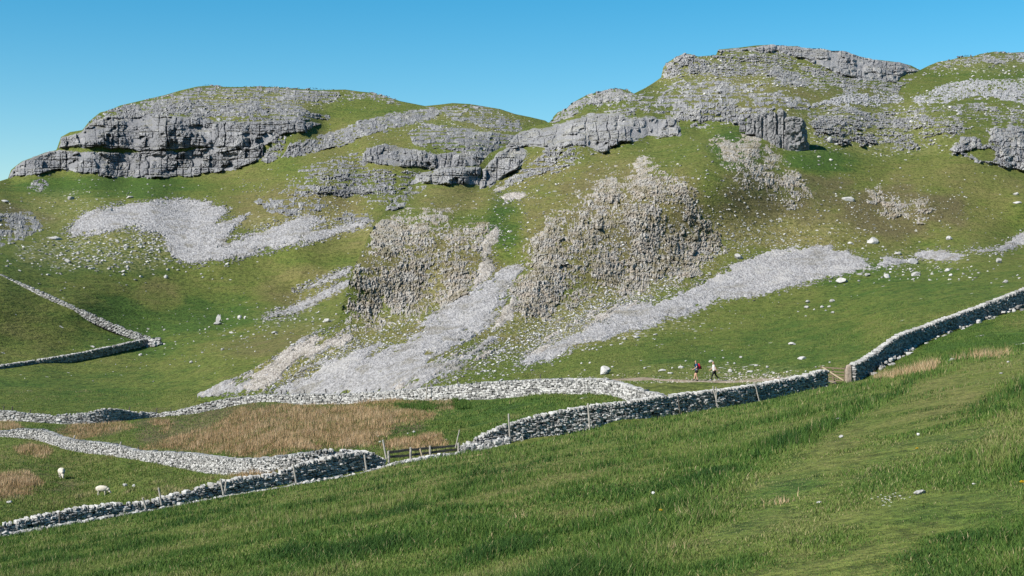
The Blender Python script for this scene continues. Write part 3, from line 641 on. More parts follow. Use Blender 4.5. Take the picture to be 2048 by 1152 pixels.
crag('limestone_ledges', 'thin scattered rock flecks along the grassy skyline of the far hill', B, [(690,184),(745,184),(800,200),(800,210),(740,196),(690,196)], **{**FAR, **LEDGE, 'seed': 18, 'wc': 1.8, 'hb': 1.6, 'thr': 0.93})
crag('limestone_ledges', 'faint speckled rock patch on the olive slope under the dark blocky cliff', B, [(700,372),(730,335),(790,345),(850,345),(800,380),(780,410),(735,400)], **{**FAR, **LEDGE, 'seed': 19, 'wc': 1.2, 'hb': 1.8, 'thr': 0.93})

crag('limestone_cliff', 'blocky tiered outcrop crowning the left shoulder of the near spur', C, [(816,370),(830,348),(870,340),(920,333),(960,333),(966,345),(962,374),(940,376),(905,370),(860,367)], **{**NEAR, **CLIFF, 'seed': 50})
crag('limestone_crag', 'grey rock steps falling left from the blocky tiered outcrop', C, [(768,424),(775,412),(800,388),(830,372),(855,372),(830,392),(800,415),(785,424)], **{**NEAR, **CRAGP, 'seed': 51, 'thr': 0.12})
crag('limestone_cliff', 'pale slabby buttress beside the grassy notch between the two hills', C, [(962,376),(966,340),(1000,303),(1030,288),(1058,300),(1040,330),(1010,352),(985,372)], **{**NEAR, **CLIFF, 'seed': 52})
crag('limestone_ledges', 'light rock ledges with grass on the slope right of the notch', C, [(1000,380),(1050,335),(1100,300),(1145,292),(1160,312),(1140,338),(1085,345),(1040,362)], **{**NEAR, **LEDGE, 'seed': 53, 'wc': 1.3, 'hb': 1.5, 'thr': 0.49})
crag('limestone_cliff', 'long grey cliff with square dark overhangs below the near summit', C, [(1012,293),(1040,266),(1100,251),(1132,241),(1180,229),(1240,228),(1262,236),(1290,232),(1350,237),(1360,268),(1330,274),(1300,273),(1240,285),(1205,303),(1150,292),(1100,300),(1050,292)], **{**NEAR, **CLIFF, 'seed': 54})
crag('limestone_crag', 'rocky knob on the skyline just right of the saddle', C, [(1104,240),(1108,230),(1140,207),(1162,196),(1190,187),(1240,178),(1264,188),(1240,200),(1190,214),(1150,228)], **{**NEAR, **CRAGP, 'seed': 55, 'thr': 0.12})
crag('limestone_crag', 'wide rough rock face in the middle of the near hilltop slope', C, [(1302,215),(1322,190),(1352,166),(1430,160),(1500,170),(1560,186),(1612,200),(1618,222),(1560,214),(1520,230),(1480,245),(1400,252),(1345,236)], **{**NEAR, **CRAGP, 'seed': 56, 'thr': 0.17})
crag('limestone_crag', 'square grey rock knob forming the left corner of the summit skyline', C, [(1322,152),(1326,132),(1350,114),(1370,106),(1400,112),(1405,126),(1390,142),(1350,152)], **{**NEAR, **CRAGP, 'seed': 57})
crag('limestone_cliff', 'dark rock rim running along the top of the near summit', C, [(1432,102),(1480,96),(1545,89),(1592,92),(1640,98),(1700,105),(1760,121),(1800,126),(1838,142),(1800,150),(1790,165),(1740,158),(1690,150),(1640,128),(1560,104),(1480,102)], **{**NEAR, **CLIFF, 'seed': 58})
crag('limestone_ledges', 'dark low ledge just below the summit rim', C, [(1520,152),(1545,140),(1585,146),(1622,156),(1612,168),(1560,160)], **{**NEAR, **LEDGE, 'seed': 59, 'wc': 1.6, 'hb': 1.6, 'thr': 0.25})
crag('limestone_ledges', 'broken rock and scree speckles under the right part of the summit rim', C, [(1600,135),(1690,150),(1760,160),(1800,168),(1790,185),(1700,178),(1640,160)], **{**NEAR, **LEDGE, 'seed': 60, 'wc': 1.2, 'hb': 1.5, 'thr': 0.44})
crag('limestone_ledges', 'sparse pale rocks dotted on the grass left below the summit', C, [(1400,118),(1480,108),(1560,112),(1600,132),(1520,146),(1450,158),(1380,150)], **{**NEAR, **LEDGE, 'seed': 61, 'wc': 1.2, 'hb': 1.2, 'thr': 0.59})
def prism(px, pyb, pyt, wpx, Y, rot, seed, depth=0.9, taper=0.12, lean=0.0):
    rng = np.random.default_rng(seed); m = Y / F; h = (pyb - pyt) * m; w = wpx * m
    prof = np.array([(-.5, -.42), (.12, -.58), (.5, .12), (.4, .5), (-.45, .5), (-.58, .0)]) + rng.normal(0, .03, (6, 2))
    pts = np.concatenate([np.linspace(prof[i], prof[(i + 1) % 6], 11)[:-1] for i in range(6)]); n = len(pts)
    ca, sa = math.cos(rot), math.sin(rot); pts = pts * [1, depth]; pts = np.stack([pts[:, 0] * ca - pts[:, 1] * sa, pts[:, 0] * sa + pts[:, 1] * ca], -1)
    pts[:, 0] /= np.ptp(pts[:, 0]); pts[:, 1] /= np.ptp(pts[:, 1])
    rows = []; N_ = 44
    for r in range(N_ + 1):
        t = r / N_; sc = (1 - taper * t) * (1 - 0.10 * (t > 0.96)); zt = -0.12 * h + t * 1.12 * h
        q = np.stack([pts[:, 0] * w * sc + lean * t * w, pts[:, 1] * w * depth * sc, np.full(n, zt)], -1)
        q[:, 2] += (t ** 6) * h * (0.05 * fbm(pts[:, 0] * 3 + seed, pts[:, 1] * 3, None, 3, seed) - 0.10 * pts[:, 0])
        rows.append(q)
    V = np.concatenate(rows + [rows[-1] * [.5, .5, 1] + [0.25 * lean * w, 0, .02 * h], (rows[-1].mean(0) + [0, 0, .03 * h])[None]])
    dsp = 0.85 * fbm(V[:, 0] / 1.6 + seed, V[:, 2] / 2.6, V[:, 1] / 1.6, 4, seed) + 0.42 * fbm(V[:, 0] / .45, V[:, 2] / .9, V[:, 1] / .35, 3, seed + 1)
    g1, g2, ida = worley(V[:, 0] / 0.9 + V[:, 1] / 0.9 + 0.3 * fbm(V[:, 0], V[:, 2], None, 2, 3), V[:, 2] / 1.6, seed + 5); dsp = dsp - 0.45 * (1 - sstep(0, .22, g2 - g1)) + 0.5 * (ida - .5)
    rad = V * [1, 1, 0]; rad /= np.linalg.norm(rad, axis=1, keepdims=True) + 1e-6
    V = V + rad * dsp[:, None] * min(1, w / 4)
    q = np.array([[a * n + b, a * n + (b + 1) % n, (a + 1) * n + (b + 1) % n, (a + 1) * n + b] for a in range(N_ + 1) for b in range(n)]); last = (N_ + 1) * n
    tri = np.array([[last + b, last + (b + 1) % n, last + n] for b in range(n)])
    return V + np.asarray(W(px, pyb, Y)), q, tri
def pillars(label, specs):
    Vs, Qs, Ts, off = [], [], [], 0
    for sp in specs:
        V, q, t = prism(*sp[:5], *sp[5:]); Vs.append(V); Qs.append(q + off); Ts.append(t + off); off += len(V)
    V = np.concatenate(Vs)
    return tag(mesh_np('rock_pillars' if len(specs) > 1 else 'rock_pillar', V, [np.concatenate(Qs), np.concatenate(Ts)], M['rock'], False, {'tint': np.full(len(V), .22)}), label, 'crag')
pillars('row of tall dark fluted pillars above the bright green hollow', [(1488, 262, 250, 20, 294, -.1, 1), (1503, 266, 238, 24, 292.5, .05, 2, .8, .25), (1520, 276, 232, 17, 291, -.1, 3, .9, .1), (1534, 280, 241, 14, 290, .15, 4, .9, .3), (1547, 288, 226, 22, 289, 0, 5, .8, .15), (1565, 298, 222, 20, 287.5, -.12, 6, .9, .1), (1541, 262, 228, 40, 294, .1, 7, .9, .2), (1557, 300, 272, 12, 287, .2, 9, .9, .4)])
pillars('single broad upright grey block standing right of the dark fluted pillars', [(1595, 304, 238, 50, 287, 0.0, 8, .75, .12), (1578, 305, 280, 16, 286, .1, 12, .8, .5)])
crag('limestone_ledges', 'small tilted slabs right of the single upright block', C, [(1622,240),(1660,232),(1690,236),(1700,260),(1668,270),(1630,268)], **{**NEAR, **LEDGE, 'seed': 64, 'wc': 1.0, 'hb': 1.3, 'thr': 0.34})
crag('limestone_ledges', 'thin upright slabs like books in the grass below the pale ledges', C, [(1655,284),(1680,268),(1720,266),(1748,264),(1752,286),(1725,290),(1690,286)], **{**NEAR, **LEDGE, 'seed': 65, 'wc': 0.7, 'hb': 2.6, 'thr': 0.29})
crag('limestone_ledges', 'grey stepped ledges strung along the slope under the pale pavement', C, [(1620,228),(1680,222),(1740,226),(1800,232),(1862,236),(1868,252),(1810,256),(1750,256),(1700,248),(1640,238)], **{**NEAR, **LEDGE, 'seed': 66, 'wc': 1.1, 'hb': 1.3, 'thr': 0.26})
crag('limestone_ledges', 'dark tumbled blocks in the grass between the ledges and the right hand crag', C, [(1760,268),(1790,260),(1815,272),(1835,296),(1818,304),(1790,294),(1770,282)], **{**NEAR, **LEDGE, 'seed': 67, 'wc': 1.1, 'hb': 1.2, 'thr': 0.40})
crag('limestone_ledges', 'short stepped ledge left above the right hand crag', C, [(1864,246),(1915,244),(1932,256),(1905,270),(1870,266)], **{**NEAR, **LEDGE, 'seed': 68, 'wc': 0.9, 'hb': 1.2, 'thr': 0.29})
crag('limestone_pavement', 'long pale pavement of small upright blocks at the right of the hilltop', C, [(1808,205),(1850,188),(1895,168),(1940,160),(2048,162),(2250,165),(2250,205),(2048,207),(1990,196),(1940,192),(1880,202),(1840,208)], **{**NEAR, **PAVE, 'seed': 70, 'wc': 0.9, 'hb': 1.2})
crag('limestone_pavement', 'pale rubbly pavement strip under the summit slope left of the long pavement', C, [(1612,212),(1650,198),(1700,186),(1770,192),(1806,196),(1800,206),(1740,210),(1680,208),(1630,214)], **{**NEAR, **PAVE, 'seed': 71, 'wc': 0.9, 'hb': 1.2})
crag('limestone_ledges', 'rock rubble along the right skyline', C, [(1860,136),(1926,113),(1990,104),(2048,105),(2250,112),(2250,128),(2048,124),(1980,122),(1920,130)], **{**NEAR, **LEDGE, 'seed': 72, 'wc': 1.3, 'hb': 1.4, 'thr': 0.41})
crag('limestone_ledges', 'scattered pale flags on the grass below the long pavement', C, [(1870,215),(1960,208),(2048,212),(2200,220),(2200,250),(2048,242),(1960,236),(1890,232)], **{**NEAR, **LEDGE, 'seed': 73, 'wc': 1.1, 'hb': 0.9, 'thr': 0.98})
crag('limestone_crag', 'big broken grey crag with black hollows at the right side of the slope', C, [(1900,302),(1918,288),(1930,270),(1962,254),(2000,248),(2048,250),(2220,255),(2220,350),(2048,340),(2005,338),(1985,328),(1940,316),(1912,310)], **{**NEAR, **CRAGP, 'seed': 74, 'H': 1.7, 'pt': 0.25, 'an': 1.2, 'rec': 2.2, 'ba': 1.6, 'ab': 1.6, 'wc': 2.2})

crag('limestone_ledges', 'scattered broken ledges across the grass between the pillars and the right edge', C, [(1630, 216), (1720, 212), (1850, 218), (1960, 214), (2100, 215), (2100, 262), (1960, 250), (1900, 262), (1860, 290), (1780, 306), (1690, 296), (1640, 282)], **{**NEAR, **LEDGE, 'seed': 75, 'hb': 1.3, 'wc': 1.1, 'thr': 1.25, 'en': 3.0})
crag('limestone_ledges', 'broken ledges scattered over the whole summit slope under the dark rim', C, [(1300, 185), (1335, 150), (1400, 122), (1480, 106), (1560, 108), (1640, 130), (1760, 160), (1830, 160), (1800, 190), (1700, 190), (1620, 196), (1540, 180), (1430, 158), (1350, 170)], **{**NEAR, **LEDGE, 'seed': 76, 'hb': 1.5, 'wc': 1.3, 'thr': 1.45, 'en': 3.0})
crag('limestone_ledges', 'thin rock ledges on the slope above the long grey cliff', C, [(1195, 226), (1240, 200), (1290, 186), (1310, 200), (1300, 226), (1260, 232)], **{**NEAR, **LEDGE, 'seed': 77, 'hb': 1.3, 'wc': 1.1, 'thr': 0.75, 'en': 2.0})
crag('limestone_ledges', 'ledges and grass stepping along the slope above the far upper cliff band', B, [(240, 232), (350, 212), (480, 205), (600, 214), (655, 235), (600, 244), (500, 246), (400, 238), (320, 232)], **{**FAR, **LEDGE, 'seed': 78, 'hb': 2.2, 'wc': 2.2, 'thr': 0.85, 'en': 3.0})
crag('limestone_ledges', 'rock and grass mottling the slope below the sloping pale ramp', B, [(590, 345), (660, 320), (720, 300), (735, 320), (720, 345), (640, 352)], **{**FAR, **LEDGE, 'seed': 79, 'hb': 2.0, 'wc': 1.8, 'thr': 0.9, 'en': 3.0})
crag('rocky_face', 'wide mottled rock and grass face on the left half of the near spur', C, [(682,648),(690,600),(700,555),(728,498),(750,455),(770,440),(800,428),(850,420),(905,422),(960,425),(974,450),(968,490),(950,540),(938,585),(900,612),(850,640),(800,650),(740,668),(700,665)], **{**NEAR, **FACE, 'seed': 80, 'thr': -0.30, 'tf': (485, 425, .08)})
crag('rocky_face', 'wide mottled rock and grass face on the right half of the near spur', C, [(1030,640),(1024,600),(1035,545),(1060,480),(1110,425),(1170,365),(1225,322),(1280,315),(1345,335),(1385,380),(1405,430),(1440,460),(1450,500),(1420,535),(1370,560),(1300,580),(1230,590),(1170,592),(1120,625),(1070,640)], **{**NEAR, **FACE, 'seed': 81, 'thr': -0.30, 'tf': (440, 330, .30)})
crag('rocky_face', 'streak of stony rock running down right from the pillars', C, [(1415,285),(1450,262),(1500,258),(1540,290),(1590,350),(1632,408),(1590,418),(1540,420),(1490,375),(1450,330)], **{**NEAR, **FACE, 'seed': 82, 'thr': -0.32, 'tf': (330, 265, .25)})
crag('rocky_face', 'isolated round patch of stony ground in the brownish slope', C, [(1735,392),(1770,372),(1830,378),(1860,402),(1872,432),(1815,442),(1765,432)], **{**NEAR, **FACE, 'seed': 83, 'thr': -0.16})
crag('rocky_face', 'faint stony speckles under the right half of the spur face', C, [(1100,690),(1110,640),(1180,600),(1300,585),(1400,545),(1440,545),(1360,590),(1250,612),(1180,650)], **{**NEAR, **FACE, 'seed': 84, 'thr': 0.24})
crag('limestone_buttress', 'rough grey buttress at the lower left edge of the spur', C, [(680,640),(684,612),(695,590),(715,575),(742,572),(765,585),(800,570),(812,592),(798,620),(775,648),(745,650),(715,642),(695,650)], **{**NEAR, **BUTT, 'seed': 90})
crag('limestone_buttress', 'grey buttress with a black overhang at the upper left edge of the spur', C, [(746,482),(752,452),(775,440),(800,452),(830,455),(828,472),(800,476),(780,482),(768,505),(750,500)], **{**NEAR, **BUTT, 'seed': 91})
crag('limestone_buttress', 'upright grey buttress with a dark cleft beside the gully', C, [(1088,470),(1102,448),(1122,452),(1132,490),(1126,530),(1100,560),(1090,590),(1050,635),(1032,625),(1040,580),(1075,545)], **{**NEAR, **BUTT, 'seed': 92})
crag('limestone_buttress', 'fluted grey rock panel high in the middle of the spur face', C, [(1162,445),(1172,402),(1200,382),(1236,378),(1242,392),(1215,410),(1222,440),(1205,462),(1180,455)], **{**NEAR, **BUTT, 'seed': 93})
crag('limestone_buttress', 'pale fluted rock panel at the right edge of the spur face', C, [(1245,588),(1260,545),(1300,500),(1370,450),(1405,455),(1410,490),(1380,535),(1330,560),(1290,580)], **{**NEAR, **BUTT, 'seed': 94})

scree('large fan of loose grey scree spreading below the far cliffs', B, [[(128,464),(155,440),(180,425),(225,412),(270,406),(345,399),(372,402),(420,406),(440,412),(462,417),(440,440),(425,455),(492,431),(492,436),(470,455),(445,480),(430,492),(470,478),(520,460),(560,448),(620,430),(645,440),(612,460),(660,455),(742,440),(738,450),(640,478),(560,498),(480,515),(400,527),(362,525),(340,505),(330,485),(300,466),(250,458),(190,466),(150,470)]], s=1.0, en=2.4, thick=0.35, rough=0.17, seed=3, st=2.2, ang=-20)
scree('narrow scree strips on the low ridge behind the left edge of the spur', B, [[(530,637),(545,626),(575,617),(610,600),(700,558),(705,566),(640,600),(600,622),(560,632)], [(590,580),(640,560),(700,535),(700,545),(640,572)]], s=1.0, en=1.8, seed=4)
scree('broad grey scree chute pouring from the gully down to the wall', C, [[(1046,530),(1040,560),(1010,590),(1000,625),(975,655),(940,675),(905,695),(860,715),(905,722),(960,690),(985,682),(950,712),(880,745),(930,728),(905,748),(850,766),(770,786),(740,800),(560,800),(530,792),(590,755),(640,724),(690,706),(760,685),(766,690),(740,715),(800,690),(860,640),(920,596),(960,570),(1000,548)]], s=0.95, en=1.3, seed=7, st=1.7, ang=-31)
scree('thin pale gravel showing through the grass of the spur foot', C, [[(410, 788), (500, 744), (600, 690), (672, 652), (700, 660), (720, 690), (660, 715), (600, 745), (540, 785), (520, 794)], [(760, 776), (850, 742), (940, 700), (1000, 680), (1010, 700), (940, 740), (880, 766), (800, 784)], [(1040, 720), (1120, 660), (1220, 610), (1300, 592), (1290, 610), (1220, 640), (1120, 690)]], 'scree_warm', s=1.0, en=2.2, seed=27, st=3.4, ang=-31, thin=0.75)
scree('tongues of pale scree on the tip of the spur foot', C, [[(400,787),(430,770),(470,752),(500,742),(470,760),(450,772),(500,762),(560,735),(575,727),(560,742),(520,768),(480,782),(440,790)], [(610,712),(660,690),(690,672),(650,706)], [(545,715),(600,680),(640,658),(600,690)]], s=0.95, en=0.9, seed=9, st=1.2, ang=-28)
scree('long band of grey scree crossing the slope above the green pasture', C, [[(1036,728),(1060,712),(1100,690),(1160,660),(1205,638),(1235,614),(1300,604),(1345,592),(1392,570),(1440,545),(1480,525),(1530,508),(1580,498),(1655,494),(1700,503),(1725,513),(1752,532),(1720,545),(1660,556),(1590,574),(1520,590),(1440,600),(1380,622),(1320,645),(1240,668),(1170,690),(1100,716),(1050,730)]], s=0.95, en=1.1, seed=11, st=0.6, ang=-24)
scree('small scree patches strung out beyond the right end of the long band', C, [[(1756,528),(1768,517),(1795,514),(1822,522),(1800,532),(1770,534)], [(1828,512),(1850,504),(1890,502),(1932,512),(1905,520),(1850,519)], [(1936,497),(1965,500),(2000,494),(2030,475),(2052,462),(2120,450),(2120,470),(2052,488),(2010,503),(1965,506)]], s=0.95, en=0.7, seed=13)
scree('pinkish scree in the narrow grassy gully of the spur', C, [[(960,492),(975,468),(992,453),(1006,462),(1000,478),(985,492),(985,510),(970,520),(962,510)], [(960,525),(975,515),(990,530),(985,552),(965,565),(940,592),(935,585),(955,555)], [(985,660),(1005,620),(1030,585),(1035,590),(1020,640),(1000,655)]], 'scree_warm', s=0.95, en=0.8, seed=15)
scree('pale stony apron on the slope beneath the blocky tiered outcrop', C, [[(1000,392),(1030,384),(1052,388),(1040,398),(1010,403)], [(985,380),(1010,372),(1010,378),(990,386)]], 'scree_warm', s=0.95, en=0.6, seed=16)
# ------------------------------------------------------------------ loose and laid stone
def _cube26():
    v = [(x, y, z) for x in (-1, 0, 1) for y in (-1, 0, 1) for z in (-1, 0, 1) if (x, y, z) != (0, 0, 0)]
    idx = {p: i for i, p in enumerate(v)}
    q = []
    for ax in range(3):
        for sgn in (-1, 1):
            o = [a for a in range(3) if a != ax]
            for a in (-1, 0):
                for b in (-1, 0):
                    pts = []
                    for da, db in ((0, 0), (1, 0), (1, 1), (0, 1)):
                        p = [0, 0, 0]; p[ax] = sgn; p[o[0]] = a + da; p[o[1]] = b + db; pts.append(idx[tuple(p)])
                    c = np.mean([v[i] for i in pts], 0)
                    nrm = np.cross(np.subtract(v[pts[1]], v[pts[0]]), np.subtract(v[pts[2]], v[pts[0]]))
                    if np.dot(nrm, c) < 0: pts.reverse()
                    q.append(pts)
    V = np.array(v, float); S = V / np.linalg.norm(V, axis=1, keepdims=True)
    return V * 0.5, S * 0.62, np.array(q)
CUBE, SPH, QUADS = _cube26()

def stones(pos, size, T, Nn, round_=0.5, jit=0.10, tilt=0.15, rng=RNG):
    """pos (n,3) centres, size (n,3) along (T, N, up); returns verts, quads, tint"""
    n = len(pos)
    base = CUBE * (1 - round_) + SPH * round_
    v = base[None] + rng.normal(0, jit, (n, 26, 3)) * 0.5
    v = v * size[:, None, :]
    a, b = rng.normal(0, tilt, n), rng.normal(0, tilt, n)
    ca, sa, cb, sb = np.cos(a), np.sin(a), np.cos(b), np.sin(b)
    x, y, z = v[..., 0], v[..., 1], v[..., 2]
    x, z = x * ca[:, None] - z * sa[:, None], x * sa[:, None] + z * ca[:, None]
    x, y = x * cb[:, None] - y * sb[:, None], x * sb[:, None] + y * cb[:, None]
    Wd = pos[:, None] + x[..., None] * T[:, None] + y[..., None] * Nn[:, None] + z[..., None] * np.array([0, 0, 1.0])
    q = (QUADS[None] + (np.arange(n) * 26)[:, None, None]).reshape(-1, 4)
    return Wd.reshape(-1, 3), q, np.repeat(rng.random(n), 26)

class Path:
    """ground line of a wall: (bearing px, height of top, height of foot, distance)"""
    def __init__(s, pts, sub=24):
        p = np.array(pts, float); t = np.arange(len(p)); tt = np.linspace(0, len(p) - 1, (len(p) - 1) * sub + 1)
        c = [np.interp(tt, t, p[:, i]) for i in range(4)]
        if len(p) > 3: c = [blur(v[None], sub // 4, 1)[0] if len(v) > 3 * sub else v for v in c]
        s.V = W(c[0], c[2], c[3]); s.h = (c[2] - c[1]) / F * c[3]
        d = np.hypot(*np.diff(s.V[:, :2], axis=0).T); s.L = np.concatenate([[0], np.cumsum(d)]); s.len = s.L[-1]
    def at(s, l):
        P = np.stack([np.interp(l, s.L, s.V[:, i]) for i in range(3)], -1)
        e = 0.6
        T = np.stack([np.interp(l + e, s.L, s.V[:, i]) - np.interp(l - e, s.L, s.V[:, i]) for i in range(3)], -1); T[:, 2] = 0
        T /= np.linalg.norm(T, axis=1, keepdims=True) + 1e-9
        Nn = np.stack([T[:, 1], -T[:, 0], 0 * T[:, 0]], -1)
        flip = (Nn * P).sum(1) > 0
        Nn[flip] *= -1
        return P, T, Nn, np.interp(l, s.L, s.h)

def wall(label, pts, sl=(0.13, 0.34), sh=(0.10, 0.165), th=0.62, cope=0.20, seed=1, mat='wall', group=None, ends=False):
    rng = np.random.default_rng(seed)
    pa = Path(pts)
    root = empty('dry_stone_wall', tuple(pa.V[len(pa.V) // 2]))
    tag(root, label, 'stone wall', group)
    off = np.array(root.location)
    # courses of the near face
    Ps, Sz, Ts, Ns = [], [], [], []
    z = -0.25; hm = pa.h.max()
    while z < hm:
        ch = rng.uniform(*sh)
        lens = rng.uniform(*sl, int(pa.len / sl[0]) + 4) * rng.choice([0.8, 1, 1, 1.25], int(pa.len / sl[0]) + 4); cl = np.cumsum(lens); k = cl < pa.len
        l = cl[k] - lens[k] / 2; ln = lens[k]
        P, T, Nn, h = pa.at(l)
        zz = z + ch / 2 + 0.09 * fbm(l / 2.2, np.full(l.shape, z), None, 2, seed) + rng.normal(0, 0.018, len(l))
        ok = (zz < h - cope * 0.75) & (rng.random(len(l)) > 0.015)
        batter = th / 2 - 0.13 - 0.09 * np.clip(zz / 1.4, 0, 1) + rng.normal(0, 0.045, len(l))
        P = P + Nn * batter[:, None]; P[:, 2] += zz
        Ps.append(P[ok]); Ts.append(T[ok]); Ns.append(Nn[ok])
        Sz.append(np.stack([ln * 0.95, np.full(len(l), 0.30) * rng.uniform(0.8, 1.2, len(l)), ch * rng.uniform(0.78, 1.08, len(l))], -1)[ok])
        z += ch * 0.97
    V, q, t = stones(np.concatenate(Ps), np.concatenate(Sz), np.concatenate(Ts), np.concatenate(Ns), 0.42, 0.13, 0.11, rng)
    mesh_np('stonework', V - off, q, M[mat], False, {'tint': t}, root)
    # cope stones set on edge along the top
    n = int(pa.len / (sl[0] * 0.62)); l = np.sort(rng.uniform(0, pa.len, n)); P, T, Nn, h = pa.at(l)
    P[:, 2] += h - cope * 0.45 + 0.05 * fbm(l / 1.5, l * 0, None, 3, seed + 2) + rng.normal(0, 0.025, n)
    sz = np.stack([rng.uniform(0.5, 1.15, n) * sl[0], rng.uniform(0.85, 1.15, n) * th * 0.80, rng.uniform(0.75, 1.25, n) * cope], -1)
    V, q, t = stones(P, sz, T, Nn, 0.35, 0.13, 0.22, rng)
    mesh_np('coping', V - off, q, M[mat], False, {'tint': np.clip(t * 0.7 + 0.18, 0, 1)}, root)
    # hearting that fills the wall
    l = np.linspace(0, pa.len, max(8, int(pa.len / 0.8))); P, T, Nn, h = pa.at(l)
    rows = [P + Nn * (th / 2 - 0.15) - [0, 0, 0.5], P + Nn * (th / 2 - 0.24) + np.stack([0 * h, 0 * h, np.maximum(h - cope * 0.8, 0.05)], -1),
            P - Nn * (th / 2 - 0.05) + np.stack([0 * h, 0 * h, np.maximum(h - cope * 0.8, 0.05)], -1), P - Nn * (th / 2) - [0, 0, 0.8]]
    mesh_np('hearting', np.concatenate(rows) - off, grid_faces(4, len(l)), M['core'], False, None, root)
    return root

def rubble(label, pts, n, width, size, seed, mat='wall', kind_name='tumbled_wall'):
    rng = np.random.default_rng(seed); pa = Path(pts)
    l = rng.uniform(0, pa.len, n); P, T, Nn, h = pa.at(l)
    u = rng.normal(0, 0.36, n)
    prof = np.clip(1 - (np.abs(u) / 0.9) ** 1.5, 0.05, 1)
    P = P + Nn * (u * width)[:, None]
    s = rng.uniform(*size, n) * rng.choice([0.7, 1, 1, 1.4], n)
    P[:, 2] += rng.random(n) ** 0.7 * prof * h - s * 0.1
    V, q, t = stones(P, np.stack([s * rng.uniform(0.9, 1.4, n), s * rng.uniform(0.8, 1.2, n), s * rng.uniform(0.5, 0.9, n)], -1), T, Nn, 0.45, 0.13, 0.4, rng)
    o = mesh_np(kind_name, V, q, M[mat], False, {'tint': t})
    return tag(o, label, 'stone wall')

WA = [(-320, 1105, 1128, 81), (0, 1051, 1078, 84), (78, 1030, 1062, 85), (156, 1014, 1050, 85.8), (234, 1005, 1038, 86.4), (293, 1003, 1030, 87), (344, 988, 1022, 87.6), (410, 970, 1008, 88.4), (469, 956, 996, 89), (547, 947, 984, 89.8), (586, 931, 976, 90.2), (625, 921, 968, 90.8), (664, 911, 960, 91.4), (703, 904, 952, 92), (742, 906, 942, 92.6), (772, 921, 936, 93)]
wall('long dark faced field wall in front of the sheep pasture with light cope stones', [(x, t, b, wy(x)) for x, t, b, _ in WA], seed=3)
wall('tall pale field wall running from the rail fence up to the wooden gate', [(x, t, b, wy(x)) for x, t, b, _ in [(916, 897, 912, 94), (926, 889, 907, 94), (960, 872, 900, 94.4), (1000, 852, 893, 95), (1050, 836, 886, 95.6), (1100, 824, 876, 96.2), (1150, 816, 866, 96.8), (1190, 809, 858, 97.3), (1250, 803, 848, 99), (1300, 795, 840, 100.4), (1350, 788, 832, 102), (1400, 783, 824, 104), (1450, 778, 816, 106), (1500, 770, 808, 108), (1560, 760, 796, 110.5), (1610, 749, 786, 112.5), (1640, 740, 779, 113.6), (1656, 741, 775, 114.2)]], seed=4)
wall('winding far wall of the rushy enclosure that curves in to meet the pale wall', [(-320, 812, 838, 190), (0, 819, 844, 180), (60, 827, 848, 179), (120, 830, 850, 178), (170, 826, 848, 178), (215, 815, 842, 179), (245, 820, 840, 181), (300, 826, 836, 184), (350, 823, 832, 183), (400, 809, 824, 181), (450, 797, 818, 180), (520, 790, 813, 177), (600, 788, 812, 172), (700, 787, 811, 165), (780, 781, 808, 157), (850, 776, 805, 150), (920, 769, 802, 144), (1000, 763, 797, 139), (1080, 758, 792, 133), (1150, 757, 789, 128), (1200, 757, 791, 122), (1240, 764, 798, 115), (1270, 774, 806, 108.5), (1300, 784, 816, 104), (1330, 790, 826, 102.2)], seed=5, sl=(0.25, 0.6), sh=(0.16, 0.26))
wall('bright low wall dividing the sheep pasture from the brown rushes', [(-320, 870, 892, 170), (0, 863, 884, 158), (40, 857, 878, 155), (90, 859, 881, 152), (120, 872, 893, 146), (156, 881, 908, 140), (215, 886, 911, 134), (254, 894, 918, 129), (273, 902, 924, 126), (312, 903, 934, 120), (332, 903, 937, 117), (390, 907, 941, 111), (430, 912, 946, 105), (470, 918, 952, 99), (500, 919, 952, 95.5), (545, 915, 946, 92.2), (590, 908, 940, 90.2), (640, 899, 934, 89.8), (690, 898, 930, 90.3), (735, 903, 930, 91.0)], seed=6)
wall('right hand wall climbing the slope away from the stone gatepost', [(1703, 727, 764, 109.6), (1720, 722, 760, 111), (1745, 706, 745, 113.5), (1775, 683, 722, 116), (1800, 668, 707, 118), (1840, 655, 691, 121.5), (1880, 639, 676, 124.5), (1920, 625, 658, 127), (1960, 611, 642, 129.5), (2000, 595, 626, 132), (2048, 577, 607, 135), (2200, 520, 550, 144), (2350, 470, 500, 153)], seed=7)
wall('distant pale wall running uphill to the left from the dark wall corner', [(302, 674, 686, 341), (270, 664, 677, 341), (230, 648, 662, 342), (180, 626, 640, 343), (130, 604, 619, 344), (80, 581, 596, 346), (40, 565, 578, 348), (0, 548, 562, 350), (-120, 500, 514, 354), (-300, 420, 434, 380)], seed=8, sl=(0.4, 0.9), sh=(0.25, 0.4), th=0.9, cope=0.35)
wall('distant wall standing in black shadow below the green field', [(302, 675, 687, 339), (260, 684, 697, 322), (200, 697, 711, 308), (150, 707, 721, 299), (100, 715, 729, 290), (50, 723, 737, 281), (0, 730, 744, 272), (-120, 752, 768, 255), (-300, 780, 798, 238)], seed=9, sl=(0.4, 0.9), sh=(0.25, 0.4), th=0.9, cope=0.35)
